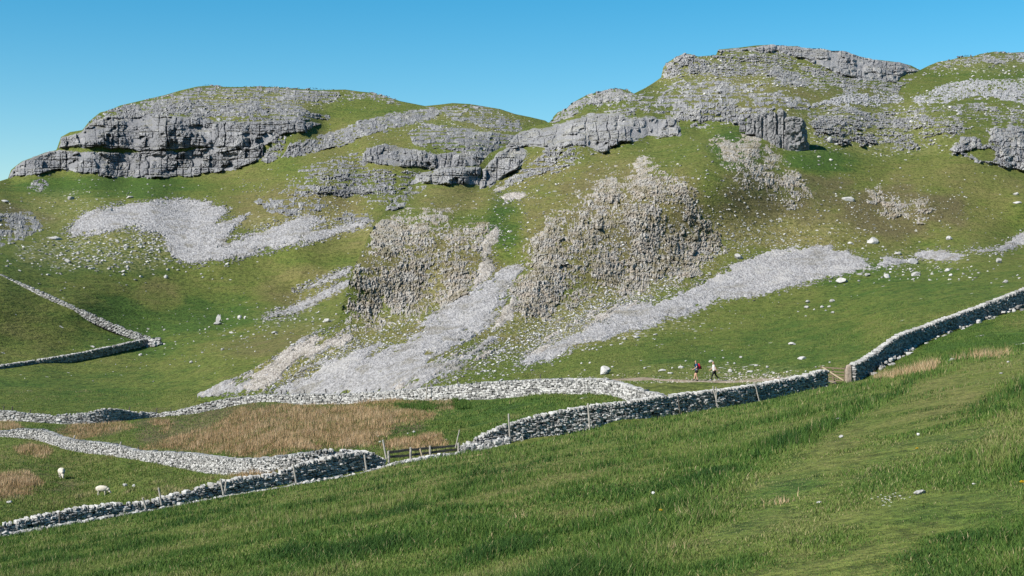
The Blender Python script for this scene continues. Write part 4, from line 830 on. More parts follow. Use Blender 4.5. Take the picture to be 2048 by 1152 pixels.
rubble('low line of tumbled white stones along the foot of the dark faced wall', [(-320, 1122, 1133, wy(-320) - 1.3), (0, 1070, 1081, wy(0) - 1.3), (117, 1050, 1061, wy(117) - 1.3), (200, 1036, 1047, wy(200) - 1.3), (273, 1025, 1036, wy(273) - 1.3), (351, 1012, 1023, wy(351) - 1.3), (430, 996, 1007, wy(430) - 1.3), (508, 984, 995, wy(508) - 1.3), (586, 969, 980, wy(586) - 1.3), (664, 956, 967, wy(664) - 1.3), (742, 942, 953, wy(742) - 1.3), (800, 922, 933, wy(800) - 1.3)], 2600, 0.45, (0.13, 0.27), 21)
rubble('low line of stones running under the rail fence', [(775, 929, 935, wy(775) - 1.0), (820, 919, 925, wy(820) - 1.0), (860, 913, 919, wy(860) - 1.0), (920, 905, 911, wy(920) - 1.0), (980, 898, 904, wy(980) - 1.0), (1030, 887, 893, wy(1030) - 1.0), (1062, 881, 887, wy(1062) - 1.0)], 700, 0.55, (0.12, 0.24), 22)
rubble('slumped stones spilling from the end of the pale wall beside the rail fence', [(922, 891, 910, wy(922) - 0.9), (960, 884, 903, wy(960) - 0.9), (1000, 879, 898, wy(1000) - 0.9), (1020, 874, 893, wy(1020) - 0.9)], 420, 0.6, (0.15, 0.30), 23)
rubble('fallen pale stones heaped at the corner of the two distant walls', [(300, 672, 688, 338), (312, 678, 690, 335), (320, 676, 688, 334), (298, 690, 698, 330)], 90, 1.6, (0.5, 1.0), 24, 'boulder', 'rubble_heap')
rubble('scatter of fallen stones at the foot of the right hand wall', [(1735, 745, 752, 110.5), (1780, 714, 722, 115), (1850, 682, 690, 121.2), (1920, 655, 662, 126), (2000, 625, 632, 131), (2060, 602, 610, 134.5)], 160, 1.2, (0.16, 0.36), 25)

# ------------------------------------------------------------------ timber
def stick(name, b, t, w, mat, parent=None, off=None, sq=1.0, seg=6):
    """rough round or square stake from b to t"""
    b, t = np.array(b, float), np.array(t, float)
    ax = t - b; Ln = np.linalg.norm(ax); ax /= Ln
    u = np.cross(ax, [0, 1, 0.01]); u /= np.linalg.norm(u); v = np.cross(ax, u)
    ns = 8; rows = []
    for i in range(seg + 1):
        f = i / seg; r = w / 2 * (1.0 - 0.10 * f) * (1 + RNG.normal(0, 0.04))
        c = b + ax * Ln * f + (u * RNG.normal(0, 0.06) + v * RNG.normal(0, 0.06)) * w
        a = np.arange(ns) / ns * 2 * math.pi + 0.39
        k = np.ones(ns) if sq == 0 else 1.0 / np.maximum(np.abs(np.cos(a)), np.abs(np.sin(a))) ** sq
        rows.append(c + r * k[:, None] * (np.cos(a)[:, None] * u + np.sin(a)[:, None] * v))
    rows.append(rows[-1] * 0.5 + (b + ax * (Ln + 0.02)) * 0.5)
    V = np.concatenate(rows + [(b + ax * (Ln + 0.03))[None]])
    q = []
    for i in range(len(rows) - 1):
        for k in range(ns): q.append([i * ns + k, i * ns + (k + 1) % ns, (i + 1) * ns + (k + 1) % ns, (i + 1) * ns + k])
    last = (len(rows) - 1) * ns
    tri = np.array([[last + k, last + (k + 1) % ns, last + ns] for k in range(ns)])
    if off is not None: V = V - off
    return mesh_np(name, V, [np.array(q), tri], M[mat], False, None, parent)

def stake(label, b, t, Y, w=0.11, mat='wood', group=None, lean=0.0):
    P0 = W(b[0], b[1] + 4, Y); P1 = W(t[0], t[1], Y + lean)
    o = stick('fence_post', P0, P1, w, mat)
    return tag(o, label, 'fence post', group)

G1 = 'leaning fence stakes along the field walls'
for lab, b, t, Y, w, mt in [
    ('leaning pale stake against the low pasture wall, second from its far end', (139, 906), (150, 871), 143, 0.16, 'wood'),
    ('leaning stake on the low pasture wall just before its dark short neighbour', (236, 910), (242, 884), 130.5, 0.16, 'wood'),
    ('short dark stake poking above the low pasture wall', (281, 910), (276, 894), 126.5, 0.13, 'wood_dark'),
    ('dark stake leaning on the middle of the low pasture wall', (328, 938), (334, 910), 117, 0.12, 'wood_dark'),
    ('leaning stake at the lowest dip of the low pasture wall', (467, 950), (471, 914), 99.6, 0.13, 'wood'),
    ('thin stake standing where the low pasture wall meets the dark faced wall', (645, 922), (650, 897), 91.2, 0.12, 'wood'),
    ('dark stake of the close pair near the middle of the dark faced wall', (447, 985), (441, 958), wy(447) - 0.75, 0.12, 'wood'),
    ('lighter stake of the close pair near the middle of the dark faced wall', (450, 983), (452, 963), wy(450) - 0.75, 0.10, 'wood'),
    ('tall pale stake in front of the dark faced wall below the rushes', (594, 968), (586, 929), wy(594) - 0.75, 0.12, 'wood'),
    ('tall pale stake in front of the dark faced wall nearest the rail fence', (734, 943), (729, 910), wy(734) - 0.75, 0.13, 'wood'),
    ('straight dark stake rising above the dark faced wall right of the white sheep', (323, 1006), (317, 976), wy(323) - 0.75, 0.11, 'wood'),
    ('leaning pale stake before the dark faced wall below the white sheep', (295, 1025), (286, 996), wy(295) - 0.75, 0.12, 'wood'),
    ('black upright stake against the left part of the dark faced wall', (120, 1050), (119, 1024), wy(120) - 0.75, 0.11, 'wood_dark'),
    ('tall white stake in front of the pale wall nearest the rail fence', (1021, 884), (1017, 828), wy(1021) - 0.75, 0.12, 'wood'),
    ('tall white stake in front of the pale wall at its dark stained stretch', (1180, 859), (1176, 807), wy(1180) - 0.75, 0.13, 'wood'),
    ('thin leaning stake against the pale wall right of the dark stained stretch', (1361, 829), (1356, 793), wy(1361) - 0.75, 0.09, 'wood_dark'),
    ('longer arm of the crossed pair of stakes on the pale wall', (1437, 818), (1426, 773), wy(1437) - 0.75, 0.09, 'wood'),
    ('shorter arm of the crossed pair of stakes on the pale wall', (1433, 800), (1432, 774), wy(1433) - 0.75, 0.08, 'wood'),
    ('last leaning stake on the pale wall before the wooden gate', (1519, 800), (1509, 764), wy(1519) - 0.75, 0.09, 'wood'),
    ('short stub of a stake among the slumped stones', (949, 900), (949, 882), wy(949) - 0.75, 0.10, 'wood'),
    ('short stake leaning right on the stones under the rail fence end', (1026, 890), (1029, 875), wy(1026) - 0.75, 0.09, 'wood'),
    ('short stake leaning left on the stones under the rail fence end', (1049, 886), (1044, 868), wy(1049) - 0.75, 0.10, 'wood'),
    ('tall bare post at the left end of the rail fence', (773, 914), (766, 880), wy(773) - 0.75, 0.13, 'wood'),
    ('pale new stake leaning between the rails', (848, 921), (840, 898), wy(848) - 0.75, 0.12, 'wood_new'),
    ('thin pole leaning against the wall end beyond the rails', (911, 892), (919, 860), wy(911) - 0.75, 0.08, 'wood'),
    ('tall thin post in front of the winding far wall by the dark bushes', (852, 806), (854, 768), 148, 0.16, 'wood'),
    ]:
    stake(lab, b, t, Y, w, mt, G1)
for x, yb, yt, Y in [(564, 792, 780, 178), (610, 792, 779, 175), (653, 792, 778, 172), (694, 791, 779, 169), (735, 788, 778, 165)]:
    stake('thin dark fence post in the row behind the winding wall at the scree foot', (x, yb), (x - 2, yt), Y, 0.14, 'wood_dark', 'row of thin posts behind the winding wall')
for x, yb, yt, Y in [(6, 822, 812, 183), (23, 824, 813, 182), (59, 830, 819, 182), (258, 822, 813, 185), (312, 826, 816, 187), (340, 826, 816, 187)]:
    stake('tiny dark fence post above the far left end of the winding wall', (x, yb), (x + 2, yt), Y, 0.13, 'wood_dark', 'tiny posts above the winding wall')
for x, yb, yt, Y in [(914, 772, 758, 150), (1080, 762, 748, 141)]:
    stake('thin dark fence post behind the winding wall right of the scree', (x, yb), (x + 1, yt), Y, 0.11, 'wood_dark', 'thin posts right of the scree')

# rail fence across the gap
rf = empty('rail_fence', tuple(W(848, 915, wy(848)))); tag(rf, 'dark two rail timber fence closing the gap between the field walls', 'fence')
of = np.array(rf.location)
for (x0, y0, x1, y1) in [(777, 905, 918, 890), (777, 914, 918, 899)]:
    a, b_ = W(x0, y0, wy(x0) - .1), W(x1, y1, wy(x1) - .1)
    n = 20; Vv = []
    for i in range(n + 1):
        f = i / n; c = a * (1 - f) + b_ * f; c[2] += 0.02 * math.sin(f * 5 + y0)
        for dy, dz in ((-.03, -.075), (-.03, .075), (.03, .075), (.03, -.075)): Vv.append(c + [0, dy, dz + 0.012 * RNG.normal()])
    q = [[i * 4 + k, i * 4 + (k + 1) % 4, (i + 1) * 4 + (k + 1) % 4, (i + 1) * 4 + k] for i in range(n) for k in range(4)] + [[0, 1, 2, 3], [n * 4 + 3, n * 4 + 2, n * 4 + 1, n * 4]]
    mesh_np('rail', np.array(Vv) - of, np.array(q), M['wood_dark'], False, None, rf)
for b, t, Y in [((778, 926), (777, 902), 92.7), ((822, 920), (821, 895), 92.8), ((861, 918), (860, 892), 93.0), ((917, 907), (917, 886), 93.6)]:
    stick('post', W(b[0], b[1] + 3, wy(b[0]) - .25), W(t[0], t[1], wy(b[0]) - .25), 0.15, 'wood', rf, of)

# field gate between the wall end and the stone post
gt = empty('wooden_gate', tuple(W(1668, 768, 109.4))); tag(gt, 'brown five bar wooden field gate with a light diagonal brace', 'gate')
og = np.array(gt.location); gy0, gy1 = 110.0, 109.4
def bar(name, p, q_, w, d, mat, Y0, Y1):
    a, b_ = W(p[0], p[1], Y0), W(q_[0], q_[1], Y1); ax = (b_ - a) / np.linalg.norm(b_ - a); u = np.cross(ax, [0, 1, 0]); u /= np.linalg.norm(u)
    v = np.array([0, 1.0, 0]); Vv = []
    for i in range(5):
        c = a + (b_ - a) * i / 4
        for su, sv in ((-1, -1), (1, -1), (1, 1), (-1, 1)): Vv.append(c + u * su * w / 2 * (1 + RNG.normal(0, .05)) + v * sv * d / 2)
    qq = [[i * 4 + k, i * 4 + (k + 1) % 4, (i + 1) * 4 + (k + 1) % 4, (i + 1) * 4 + k] for i in range(4) for k in range(4)] + [[3, 2, 1, 0], [16, 17, 18, 19]]
    return mesh_np(name, np.array(Vv) - og, np.array(qq), M[mat], False, None, gt)
for y0, y1 in ((734.5, 737.5), (742, 744.5), (748.5, 750.5), (754.5, 756), (760, 761.5)):
    bar('bar', (1642, y0), (1690, y1), 0.10, 0.05, 'wood_warm', gy0, gy1)
bar('brace', (1644, 734), (1687, 761), 0.11, 0.04, 'wood_new', gy0 - 0.06, gy1 - 0.06)
bar('stile', (1642, 731), (1642, 764), 0.11, 0.07, 'wood_warm', gy0, gy0)
bar('stile', (1690, 735), (1690, 765), 0.11, 0.07, 'wood_warm', gy1, gy1)
bar('stile', (1666, 735), (1666, 763), 0.08, 0.04, 'wood_warm', gy0 + .04, gy1 + .04)
o = tag(stick('gate_stoop', W(1692, 768, 108.9), W(1691.5, 733, 108.9), 0.10, 'iron'), 'thin black iron hanging post beside the stone gatepost', 'gate post')
# stone gatepost: a tapering slab with a rounded head
pv = []; hh = [0, .3, .6, .9, 1.08, 1.2, 1.27, 1.30]; ww = [.29, .285, .275, .27, .255, .215, .14, .05]
c0 = W(1697.5, 763, 108.9); no = 12
for h_, w_ in zip(hh, ww):
    for k in range(no):
        a_ = k / no * 2 * math.pi; r_ = 1 / max(abs(math.cos(a_)), abs(math.sin(a_))) ** 0.75
        pv.append(c0 + [w_ * r_ * math.cos(a_) * (1 + .03 * RNG.normal()), 0.2 * (w_ / .29) ** .5 * r_ * math.sin(a_), h_ * 1.08 - 0.1])
qq = [[i * no + k, i * no + (k + 1) % no, (i + 1) * no + (k + 1) % no, (i + 1) * no + k] for i in range(len(hh) - 1) for k in range(no)]
tag(mesh_np('stone_gatepost', np.array(pv), [np.array(qq), np.array([[(len(hh) - 1) * no + k for k in range(no)]])], M['post_stone'], False, {'tint': np.full(len(pv), .5)}), 'brown squat stone gatepost with a rounded head at the gate', 'gatepost')
# ------------------------------------------------------------------ boulders
import bmesh
def ico(n):
    bm = bmesh.new(); bmesh.ops.create_icosphere(bm, subdivisions=n, radius=1.0)
    V = np.array([v.co[:] for v in bm.verts]); Fc = np.array([[v.index for v in f.verts] for f in bm.faces]); bm.free(); return V, Fc
ICO3, ICO2, ICO4 = ico(3), ico(2), ico(4)
def locate(px, py):
    """the sheet seen at a place in the view"""
    if py >= A.top(px) - 0.5: return A
    if C.top(px) <= py <= C.bot(px) - 8 and px > 396: return C
    return B
def boulder(label, px, py, w, h=None, mat='boulder', group=None, seed=0, sheet=None, name='boulder'):
    """px, py: foot centre in the view, w/h: extent in photo px"""
    rng = np.random.default_rng(1000 + seed + int(px * 7 + py * 13))
    h = h or w * 0.62
    sh = sheet or locate(px, py); Y = float(sh.Y(np.array(float(px)), np.array(float(py)))); m = Y / F
    V, Fc = ICO3 if w > 9 else ICO2
    V = V.copy()
    for _ in range(9 if w > 9 else 6):
        nrm = rng.normal(size=3); nrm[2] += .2; nrm /= np.linalg.norm(nrm); c = rng.uniform(0.55, 0.9)
        V = V - np.maximum(0, V @ nrm - c)[:, None] * nrm
    V = V * (1 + 0.10 * fbm(V[:, 0] * 1.7 + seed, V[:, 1] * 1.7 + px, V[:, 2] * 1.7, 3, seed)[:, None])
    V = V * np.array([w * m / 2, w * m / 2 * rng.uniform(.7, 1.0), h * m * 0.62])
    a = rng.uniform(-.3, .3); V = V @ np.array([[math.cos(a), 0, math.sin(a)], [0, 1, 0], [-math.sin(a), 0, math.cos(a)]])
    c = np.asarray(W(px, py, Y)) + np.array([0, w * m * 0.35, h * m * 0.36])
    o = mesh_np(name, V, Fc, M[mat], False, {'tint': np.full(len(V), rng.uniform(.35, .75))}); o.location = c
    return tag(o, label, 'boulder', group)
BO = [
 ('big pale boulder alone on the upper brownish slope', 1698, 403, 27, 13), ('smooth white boulder just above the left part of the long scree band', 1478, 519, 20, 13), ('angular pale boulder above the middle of the long scree band', 1748, 488, 24, 15),
 ('flat pale stone on the green grass left of the small scree patches', 1797, 510, 15, 7), ('grey craggy boulder between the small scree patches', 1828, 528, 22, 12, 'boulder_grey'), ('small rounded boulder right above the small scree patches', 1900, 480, 13, 9),
 ('pale rock at the right edge of the upper slope', 2033, 391, 15, 8), ('flat pale rock below another at the right edge of the upper slope', 2036, 408, 20, 6), ('small stone under the angular pale boulder', 1701, 489, 11, 6),
 ('pointed pale stone on the green slope near the right scree strip', 1999, 526, 12, 12), ('flat white stone in the bright green hollow under the upright block', 1634, 293, 8, 4), ('upright small rock standing beside the thin slabs', 1661, 286, 12, 16, 'boulder_grey'),
 ('jagged pale boulder on the right pasture, largest of the line below the scree', 1686, 567, 28, 13), ('two toned stone next right of the jagged pale boulder', 1736, 553, 12, 9), ('wide low stone with brown side on the right pasture', 1776, 556, 16, 9), ('paired pale stone under the grey craggy boulder', 1834, 552, 20, 9),
 ('small stone close above the paired pale stone', 1822, 541, 9, 7), ('white stone amid the loose group on the right pasture', 1897, 543, 14, 7), ('low flat stone under the white stone on the right pasture', 1902, 552, 9, 5), ('lone pale stone above the climbing right hand wall', 2012, 566, 12, 7),
 ('flat white slab in the middle of the green pasture', 1605, 719, 18, 6), ('low broken pale slab high in the middle of the green pasture', 1586, 690, 17, 6), ('big white split boulder beside the winding wall left of the walkers', 1210, 749, 26, 19), ('flat white stone on the grass just left of the front walker', 1362, 737, 14, 6),
 ('long flat white stone left of the front walker', 1325, 743, 16, 5), ('flat stone below the long flat white stone', 1341, 748, 12, 4), ('pale flat stone directly above the second walker', 1423, 725, 12, 5), ('pale stone pair right of the second walker', 1462, 745, 11, 7),
 ('flat pale slab above the path right of the walkers', 1502, 745, 15, 5), ('small white stone in the pasture right of the walkers', 1513, 733, 10, 4), ('tiny white stone next to the small white pasture stone', 1535, 736, 7, 5), ('tiny white dot of stone far above the second walker', 1482, 716, 7, 4),
 ('flat pale slab under the long scree band on the left pasture', 1274, 677, 17, 6), ('small pale stone left of the flat slab on the left pasture', 1250, 680, 8, 6), ('small stone right of the flat slab on the left pasture', 1311, 671, 11, 4),
 ('white squared block at the foot of the gate end of the right hand wall', 1722, 755, 19, 14), ('pale stone leaning at the foot of the climbing right hand wall', 1973, 637, 17, 10), ('rounded pale stone in the bank right of the gate', 1762, 741, 8, 8), ('pale stone sitting in the dry brown grass of the bank', 1905, 722, 14, 7),
 ('dark grey lone boulder on the low green slope left of the spur', 549, 668, 13, 7, 'boulder_grey'), ('grey upright stone on the green field under the far scree fan', 331, 557, 10, 9, 'boulder_grey'), ('broken pale block at the left edge of the spur tip', 586, 692, 12, 6), ('pale boulder group end below the spur buttress', 656, 645, 18, 9),
 ('pale square stones on the low ridge, left one', 479, 638, 10, 8), ('pale square stones on the low ridge, right smaller one', 490, 638, 6, 7), ('tall pale stub of ruined wall on the low ridge', 437, 646, 12, 20), ('low white spread of stone at the foot of the ruined stub', 434, 650, 18, 7),
 ('white flat stone in the green field above the shadowed wall', 185, 695, 12, 4), ('white stone in front of the shadowed wall near the corner', 280, 712, 9, 6), ('small white stone in the middle of the low green slope', 381, 727, 9, 6), ('white stone out in the grass right of the wall corner', 444, 701, 9, 5), ('low pale stone in line with the ruined stub', 463, 667, 12, 4),
 ('white flat boulder on the field under the far scree fan', 246, 545, 10, 5), ('broad white outcrop stone left on the field under the far scree fan', 135, 526, 18, 9), ('round white boulder just under the far scree fan', 250, 497, 11, 9), ('grey hump at the top left edge of the far scree fan', 215, 424, 18, 9, 'boulder_grey'),
 ('pale rock left above the far scree fan', 141, 400, 15, 10), ('pale low rock above the middle of the far scree fan', 258, 397, 15, 7), ('white slab at the far left under the hill end', 8, 405, 16, 6), ('pale purple rock patch left below the far scree fan', 108, 480, 26, 8),
 ('long white stone lying in the sheep pasture near the left edge', 18, 1007, 13, 6), ('small white stone right of the nearer white sheep', 267, 975, 8, 7), ('low pale stone just above the nearer white sheep', 250, 973, 14, 5),
 ('white flat stone in the trodden grass in front', 1842, 989, 26, 9), ('small flat pale stone at the right of the trodden grass', 1950, 970, 11, 4), ('flat white stone at the left edge of the trodden path', 1639, 1007, 14, 4), ('little pale stone in the long grass beside the path', 1683, 876, 10, 6),
 ('tan stone at the upper edge of the long grass', 1679, 840, 12, 5), ('small pale stone at the far end of the trodden path', 2018, 725, 8, 3), ('little pale stone on the path near its far end', 2004, 748, 9, 3),
]
for i, b in enumerate(BO):
    boulder(b[0], b[1], b[2], b[3], b[4], b[5] if len(b) > 5 else 'boulder', None, i)
def cluster(label, group, pts, mat='boulder'):
    for i, (x, y, w_) in enumerate(pts): boulder(label, x, y, w_, w_ * 0.6, mat, group, 300 + i)
cluster('small pale stone of the loose cluster in the upper middle of the green pasture', 'stones clustered on the green pasture', [(1616, 606, 10), (1614, 617, 10), (1645, 616, 9), (1659, 615, 8), (1666, 627, 8), (1665, 604, 12), (1629, 620, 5), (1652, 622, 5)])
cluster('small reddish pale stone in the row under the long scree band', 'row of small stones under the scree band', [(1172, 700, 6), (1179, 701, 6), (1186, 699, 7), (1194, 701, 5), (1203, 695, 5)])
cluster('small white stone scattered among the flat slabs on the pasture by the walkers', 'small stones by the walkers', [(1290, 738, 7), (1345, 737, 5), (1372, 723, 5), (1447, 717, 5), (1470, 728, 6), (1445, 702, 4), (1456, 727, 5), (1530, 752, 8), (1548, 748, 6), (1480, 750, 7), (1278, 748, 5), (1170, 742, 6), (1163, 728, 5), (1180, 727, 6), (1225, 735, 6)])
cluster('small white stone dotted along the path end near the wooden gate', 'small stones near the gate', [(1575, 745, 6), (1560, 756, 6), (1590, 752, 5), (1612, 744, 5), (1660, 726, 5), (1632, 735, 4)])
cluster('small white boulder among many on the field below the far scree fan', 'white boulders below the far scree', [(146, 520, 7), (158, 527, 6), (175, 524, 9), (188, 516, 8), (205, 523, 7), (216, 512, 6), (228, 520, 8), (262, 507, 6), (275, 515, 6), (292, 510, 7), (303, 500, 7), (311, 520, 8), (318, 506, 6), (330, 530, 7), (335, 541, 8), (345, 537, 6), (322, 493, 5), (300, 487, 5), (282, 496, 6), (240, 507, 5), (120, 512, 6), (165, 503, 5), (290, 530, 5), (402, 549, 5), (406, 556, 6), (425, 559, 4), (444, 558, 5), (372, 545, 5), (129, 578, 5)])
cluster('small pale stone dotted on the low ridge left of the spur', 'stones dotted on the low ridge', [(410, 660, 5), (418, 655, 4), (400, 668, 4), (455, 640, 6), (520, 656, 6), (508, 640, 4), (590, 640, 7), (600, 643, 5), (612, 641, 6), (625, 645, 6), (640, 640, 6), (648, 645, 7), (556, 648, 5), (575, 628, 5), (622, 622, 4), (635, 627, 5), (672, 630, 6), (581, 686, 5)])
cluster('pale stone lying in the reeds behind the rail fence', 'stones behind the rail fence', [(757, 875, 8), (760, 886, 7), (816, 868, 5), (828, 866, 8), (855, 880, 9), (868, 874, 8), (874, 872, 6), (892, 881, 5), (790, 880, 6)])

# ------------------------------------------------------------------ loose small stones
def litter(label, regs, mat='boulder', seed=1, name='small_stones'):
    rng = np.random.default_rng(seed); Vs, Qs, Ts, off = [], [], [], 0
    for sh, x, y, rx, ry, n, s0, s1, ang in regs:
        u = rng.normal(0, .5, (n, 2)); ca, sa = math.cos(ang), math.sin(ang)
        px = x + u[:, 0] * rx * ca - u[:, 1] * ry * sa; py = y + u[:, 0] * rx * sa + u[:, 1] * ry * ca
        ok = (py > sh.top(px) + 1); px, py = px[ok], py[ok]
        P = sh.P(px, py); k = len(px); s = s0 * (s1 / s0) ** (rng.random(k) ** 2)
        a = rng.uniform(0, 6.28, k); T = np.stack([np.cos(a), np.sin(a), 0 * a], -1); Nn = np.stack([-np.sin(a), np.cos(a), 0 * a], -1)
        P[:, 2] += s * 0.12
        V, q, t = stones(P, np.stack([s * rng.uniform(.9, 1.5, k), s, s * rng.uniform(.4, .8, k)], -1), T, Nn, .5, .12, .3, rng)
        Vs.append(V); Qs.append(q + off); Ts.append(t); off += len(V)
    return tag(mesh_np(name, np.concatenate(Vs), np.concatenate(Qs), M[mat], False, {'tint': np.concatenate(Ts)}), label, 'small stones', None, 'stuff')
litter('small white stones strewn over the slopes of the far hill', [(B, 220, 505, 220, 50, 525, .3, 0.90, 0), (B, 300, 480, 120, 40, 225, .3, 0.75, 0), (B, 180, 400, 200, 60, 150, .3, 0.75, 0), (B, 620, 440, 150, 40, 262, .3, 0.68, -.2), (B, 600, 380, 160, 40, 225, .3, 0.68, 0), (B, 600, 610, 120, 40, 195, .2, 0.45, -.6), (B, 480, 205, 260, 40, 375, .3, 0.83, 0), (B, 760, 300, 220, 60, 225, .3, 0.75, 0), (B, 460, 660, 200, 50, 120, .2, 0.45, 0), (B, 930, 250, 140, 30, 150, .3, 0.75, 0), (B, 380, 720, 250, 40, 67, .15, 0.30, 0)], seed=2)
litter('small pale stones strewn over the spur and its foot', [(C, 620, 735, 170, 50, 1125, .10, 0.32, -.5), (C, 750, 690, 190, 40, 675, .10, 0.30, -.5), (C, 1120, 660, 230, 50, 1950, .10, 0.32, -.42), (C, 1250, 600, 250, 40, 1125, .1, 0.30, -.4), (C, 1230, 460, 300, 170, 1950, .12, 0.38, 0), (C, 830, 540, 170, 140, 1125, .1, 0.34, 0), (C, 1540, 400, 190, 120, 420, .12, 0.38, .6), (C, 1500, 480, 220, 40, 450, .1, 0.30, 0), (C, 1800, 420, 170, 60, 375, .12, 0.34, 0), (C, 1640, 530, 320, 40, 262, .1, 0.34, -.1), (C, 1850, 545, 200, 25, 120, .15, 0.38, 0), (C, 1750, 260, 320, 70, 380, .15, 0.68, 0), (C, 1480, 150, 250, 60, 525, .2, 0.68, 0), (C, 1950, 135, 150, 25, 225, .2, 0.68, 0), (C, 1100, 320, 150, 60, 375, .15, 0.45, -.5), (C, 1950, 225, 200, 40, 160, .2, 0.68, 0), (C, 1350, 650, 260, 50, 120, .08, 0.19, -.2), (C, 1000, 640, 60, 120, 300, .1, 0.30, .5)], seed=3)
litter('fine pale stones lying along the walkers path', [(C, 1400, 763, 130, 6, 500, .05, .15, 0), (C, 1540, 758, 110, 9, 420, .05, .17, 0), (C, 1480, 748, 130, 14, 160, .05, .2, 0), (C, 1250, 757, 160, 10, 110, .05, .2, 0)], 'path_stone', seed=4)
def fringe(label, sheet, n_per_px, size, spread, mat, seed):
    rng = np.random.default_rng(seed); X, Yp = [], []
    for sh, polys in SCREES:
        if sh is not sheet: continue
        for poly in polys:
            P = np.array(poly + [poly[0]], float)
            for a, b in zip(P[:-1], P[1:]):
                n = rng.poisson(np.hypot(*(b - a)) * n_per_px); t = rng.random(n)[:, None]
                q = a * (1 - t) + b * t + np.stack([rng.normal(0, spread * 1.3, n), rng.normal(0, spread, n)], -1); X.append(q[:, 0]); Yp.append(q[:, 1])
    px, py = np.concatenate(X), np.concatenate(Yp); ok = (py > sheet.top(px) + 1) & (py < sheet.bot(px) - 9); px, py = px[ok], py[ok]
    P = sheet.P(px, py); k = len(px); s = size[0] * (size[1] / size[0]) ** (rng.random(k) ** 2); a = rng.uniform(0, 6.28, k)
    T = np.stack([np.cos(a), np.sin(a), 0 * a], -1); Nn = np.stack([-np.sin(a), np.cos(a), 0 * a], -1); P[:, 2] += s * .12
    V, q, t = stones(P, np.stack([s * rng.uniform(.9, 1.5, k), s, s * rng.uniform(.4, .8, k)], -1), T, Nn, .5, .12, .3, rng)
    tag(mesh_np('small_stones', V, q, M[mat], False, {'tint': t}), label, 'small stones', None, 'stuff')
fringe('loose stones thinning out round the edges of the near scree', C, 0.85, (.10, .34), 4.5, 'scree', 8)
fringe('loose stones thinning out round the edges of the far scree', B, 1.0, (.3, .8), 4.5, 'scree', 9)
# the trodden stony path

pth = np.array([(1225, 760), (1290, 758), (1345, 761), (1400, 764), (1460, 764), (1530, 760), (1590, 756), (1640, 758), (1672, 766)], float)
px = np.interp(np.linspace(0, 8, 200), np.arange(9), pth[:, 0]); py = np.interp(np.linspace(0, 8, 200), np.arange(9), pth[:, 1])
hw = 2.6 + 1.3 * fbm(px / 40, px * 0, None, 3, 4); rows = []
for k in np.linspace(-1, 1, 9):
    pyk = py + k * hw + 0.8 * fbm(px / 14, py * 0 + k, None, 2, 8); P = C.P(px, pyk); P[:, 2] += 0.05 * (1 - abs(k) ** 3) - 0.05 * (abs(k) > .95) * 1.0; rows.append(P)
tag(mesh_np('path', np.concatenate(rows), grid_faces(9, 200), M['path'], True, {'tint': np.full(1800, .4)}), 'brown stony footpath passing the two walkers', None, None, 'structure')
# ------------------------------------------------------------------ people and sheep
def skinned(name, joints, bones, mat, root, parent=None, sub=2, head=None):
    """joints {name: (co, radius or (rx, ry))}; one continuous body grown over the bones"""
    names = list(joints); idx = {n: i for i, n in enumerate(names)}
    me = bpy.data.meshes.new(name); me.from_pydata([joints[n][0] for n in names], [(idx[a], idx[b]) for a, b in bones], [])
    ob = bpy.data.objects.new(name, me); COL.objects.link(ob)
    md = ob.modifiers.new('Skin', 'SKIN'); md.use_smooth_shade = True
    sv = me.skin_vertices[0].data
    for n, i in idx.items():
        r = joints[n][1]; sv[i].radius = r if isinstance(r, tuple) else (r, r); sv[i].use_root = (n == root)
    s = ob.modifiers.new('Subdivision', 'SUBSURF'); s.levels = sub; s.render_levels = sub
    me.materials.append(M[mat])
    if parent: ob.parent = parent
    return ob

M.update({
    'skin': mat_plain('skin', (0.50, 0.30, 0.21), 0.6, 0.08), 'hair_dark': mat_plain('hair', (0.02, 0.016, 0.014), 0.6), 'hair_fair': mat_plain('hair', (0.24, 0.15, 0.07), 0.6),
    'teal': mat_plain('shirt_cloth', (0.012, 0.075, 0.16), 0.9, 0.2, 8), 'black_cloth': mat_plain('black_cloth', (0.008, 0.008, 0.011), 0.9, 0.3, 8), 'white_cloth': mat_plain('white_cloth', (0.62, 0.60, 0.62), 0.9, 0.12, 8),
    'red_cloth': mat_plain('red_pack_cloth', (0.50, 0.012, 0.04), 0.7, 0.2, 8), 'boot': mat_plain('boot_leather', (0.02, 0.018, 0.017), 0.7), 'shoe': mat_plain('shoe', (0.30, 0.30, 0.31), 0.7),
    'fleece': mat_plain('fleece', (0.50, 0.46, 0.385), 0.95, 0.15, 14), 'face_wool': mat_plain('sheep_face', (0.55, 0.50, 0.42), 0.9, 0.15, 20), 'sock': mat_plain('sock', (0.03, 0.03, 0.035), 0.9),
})

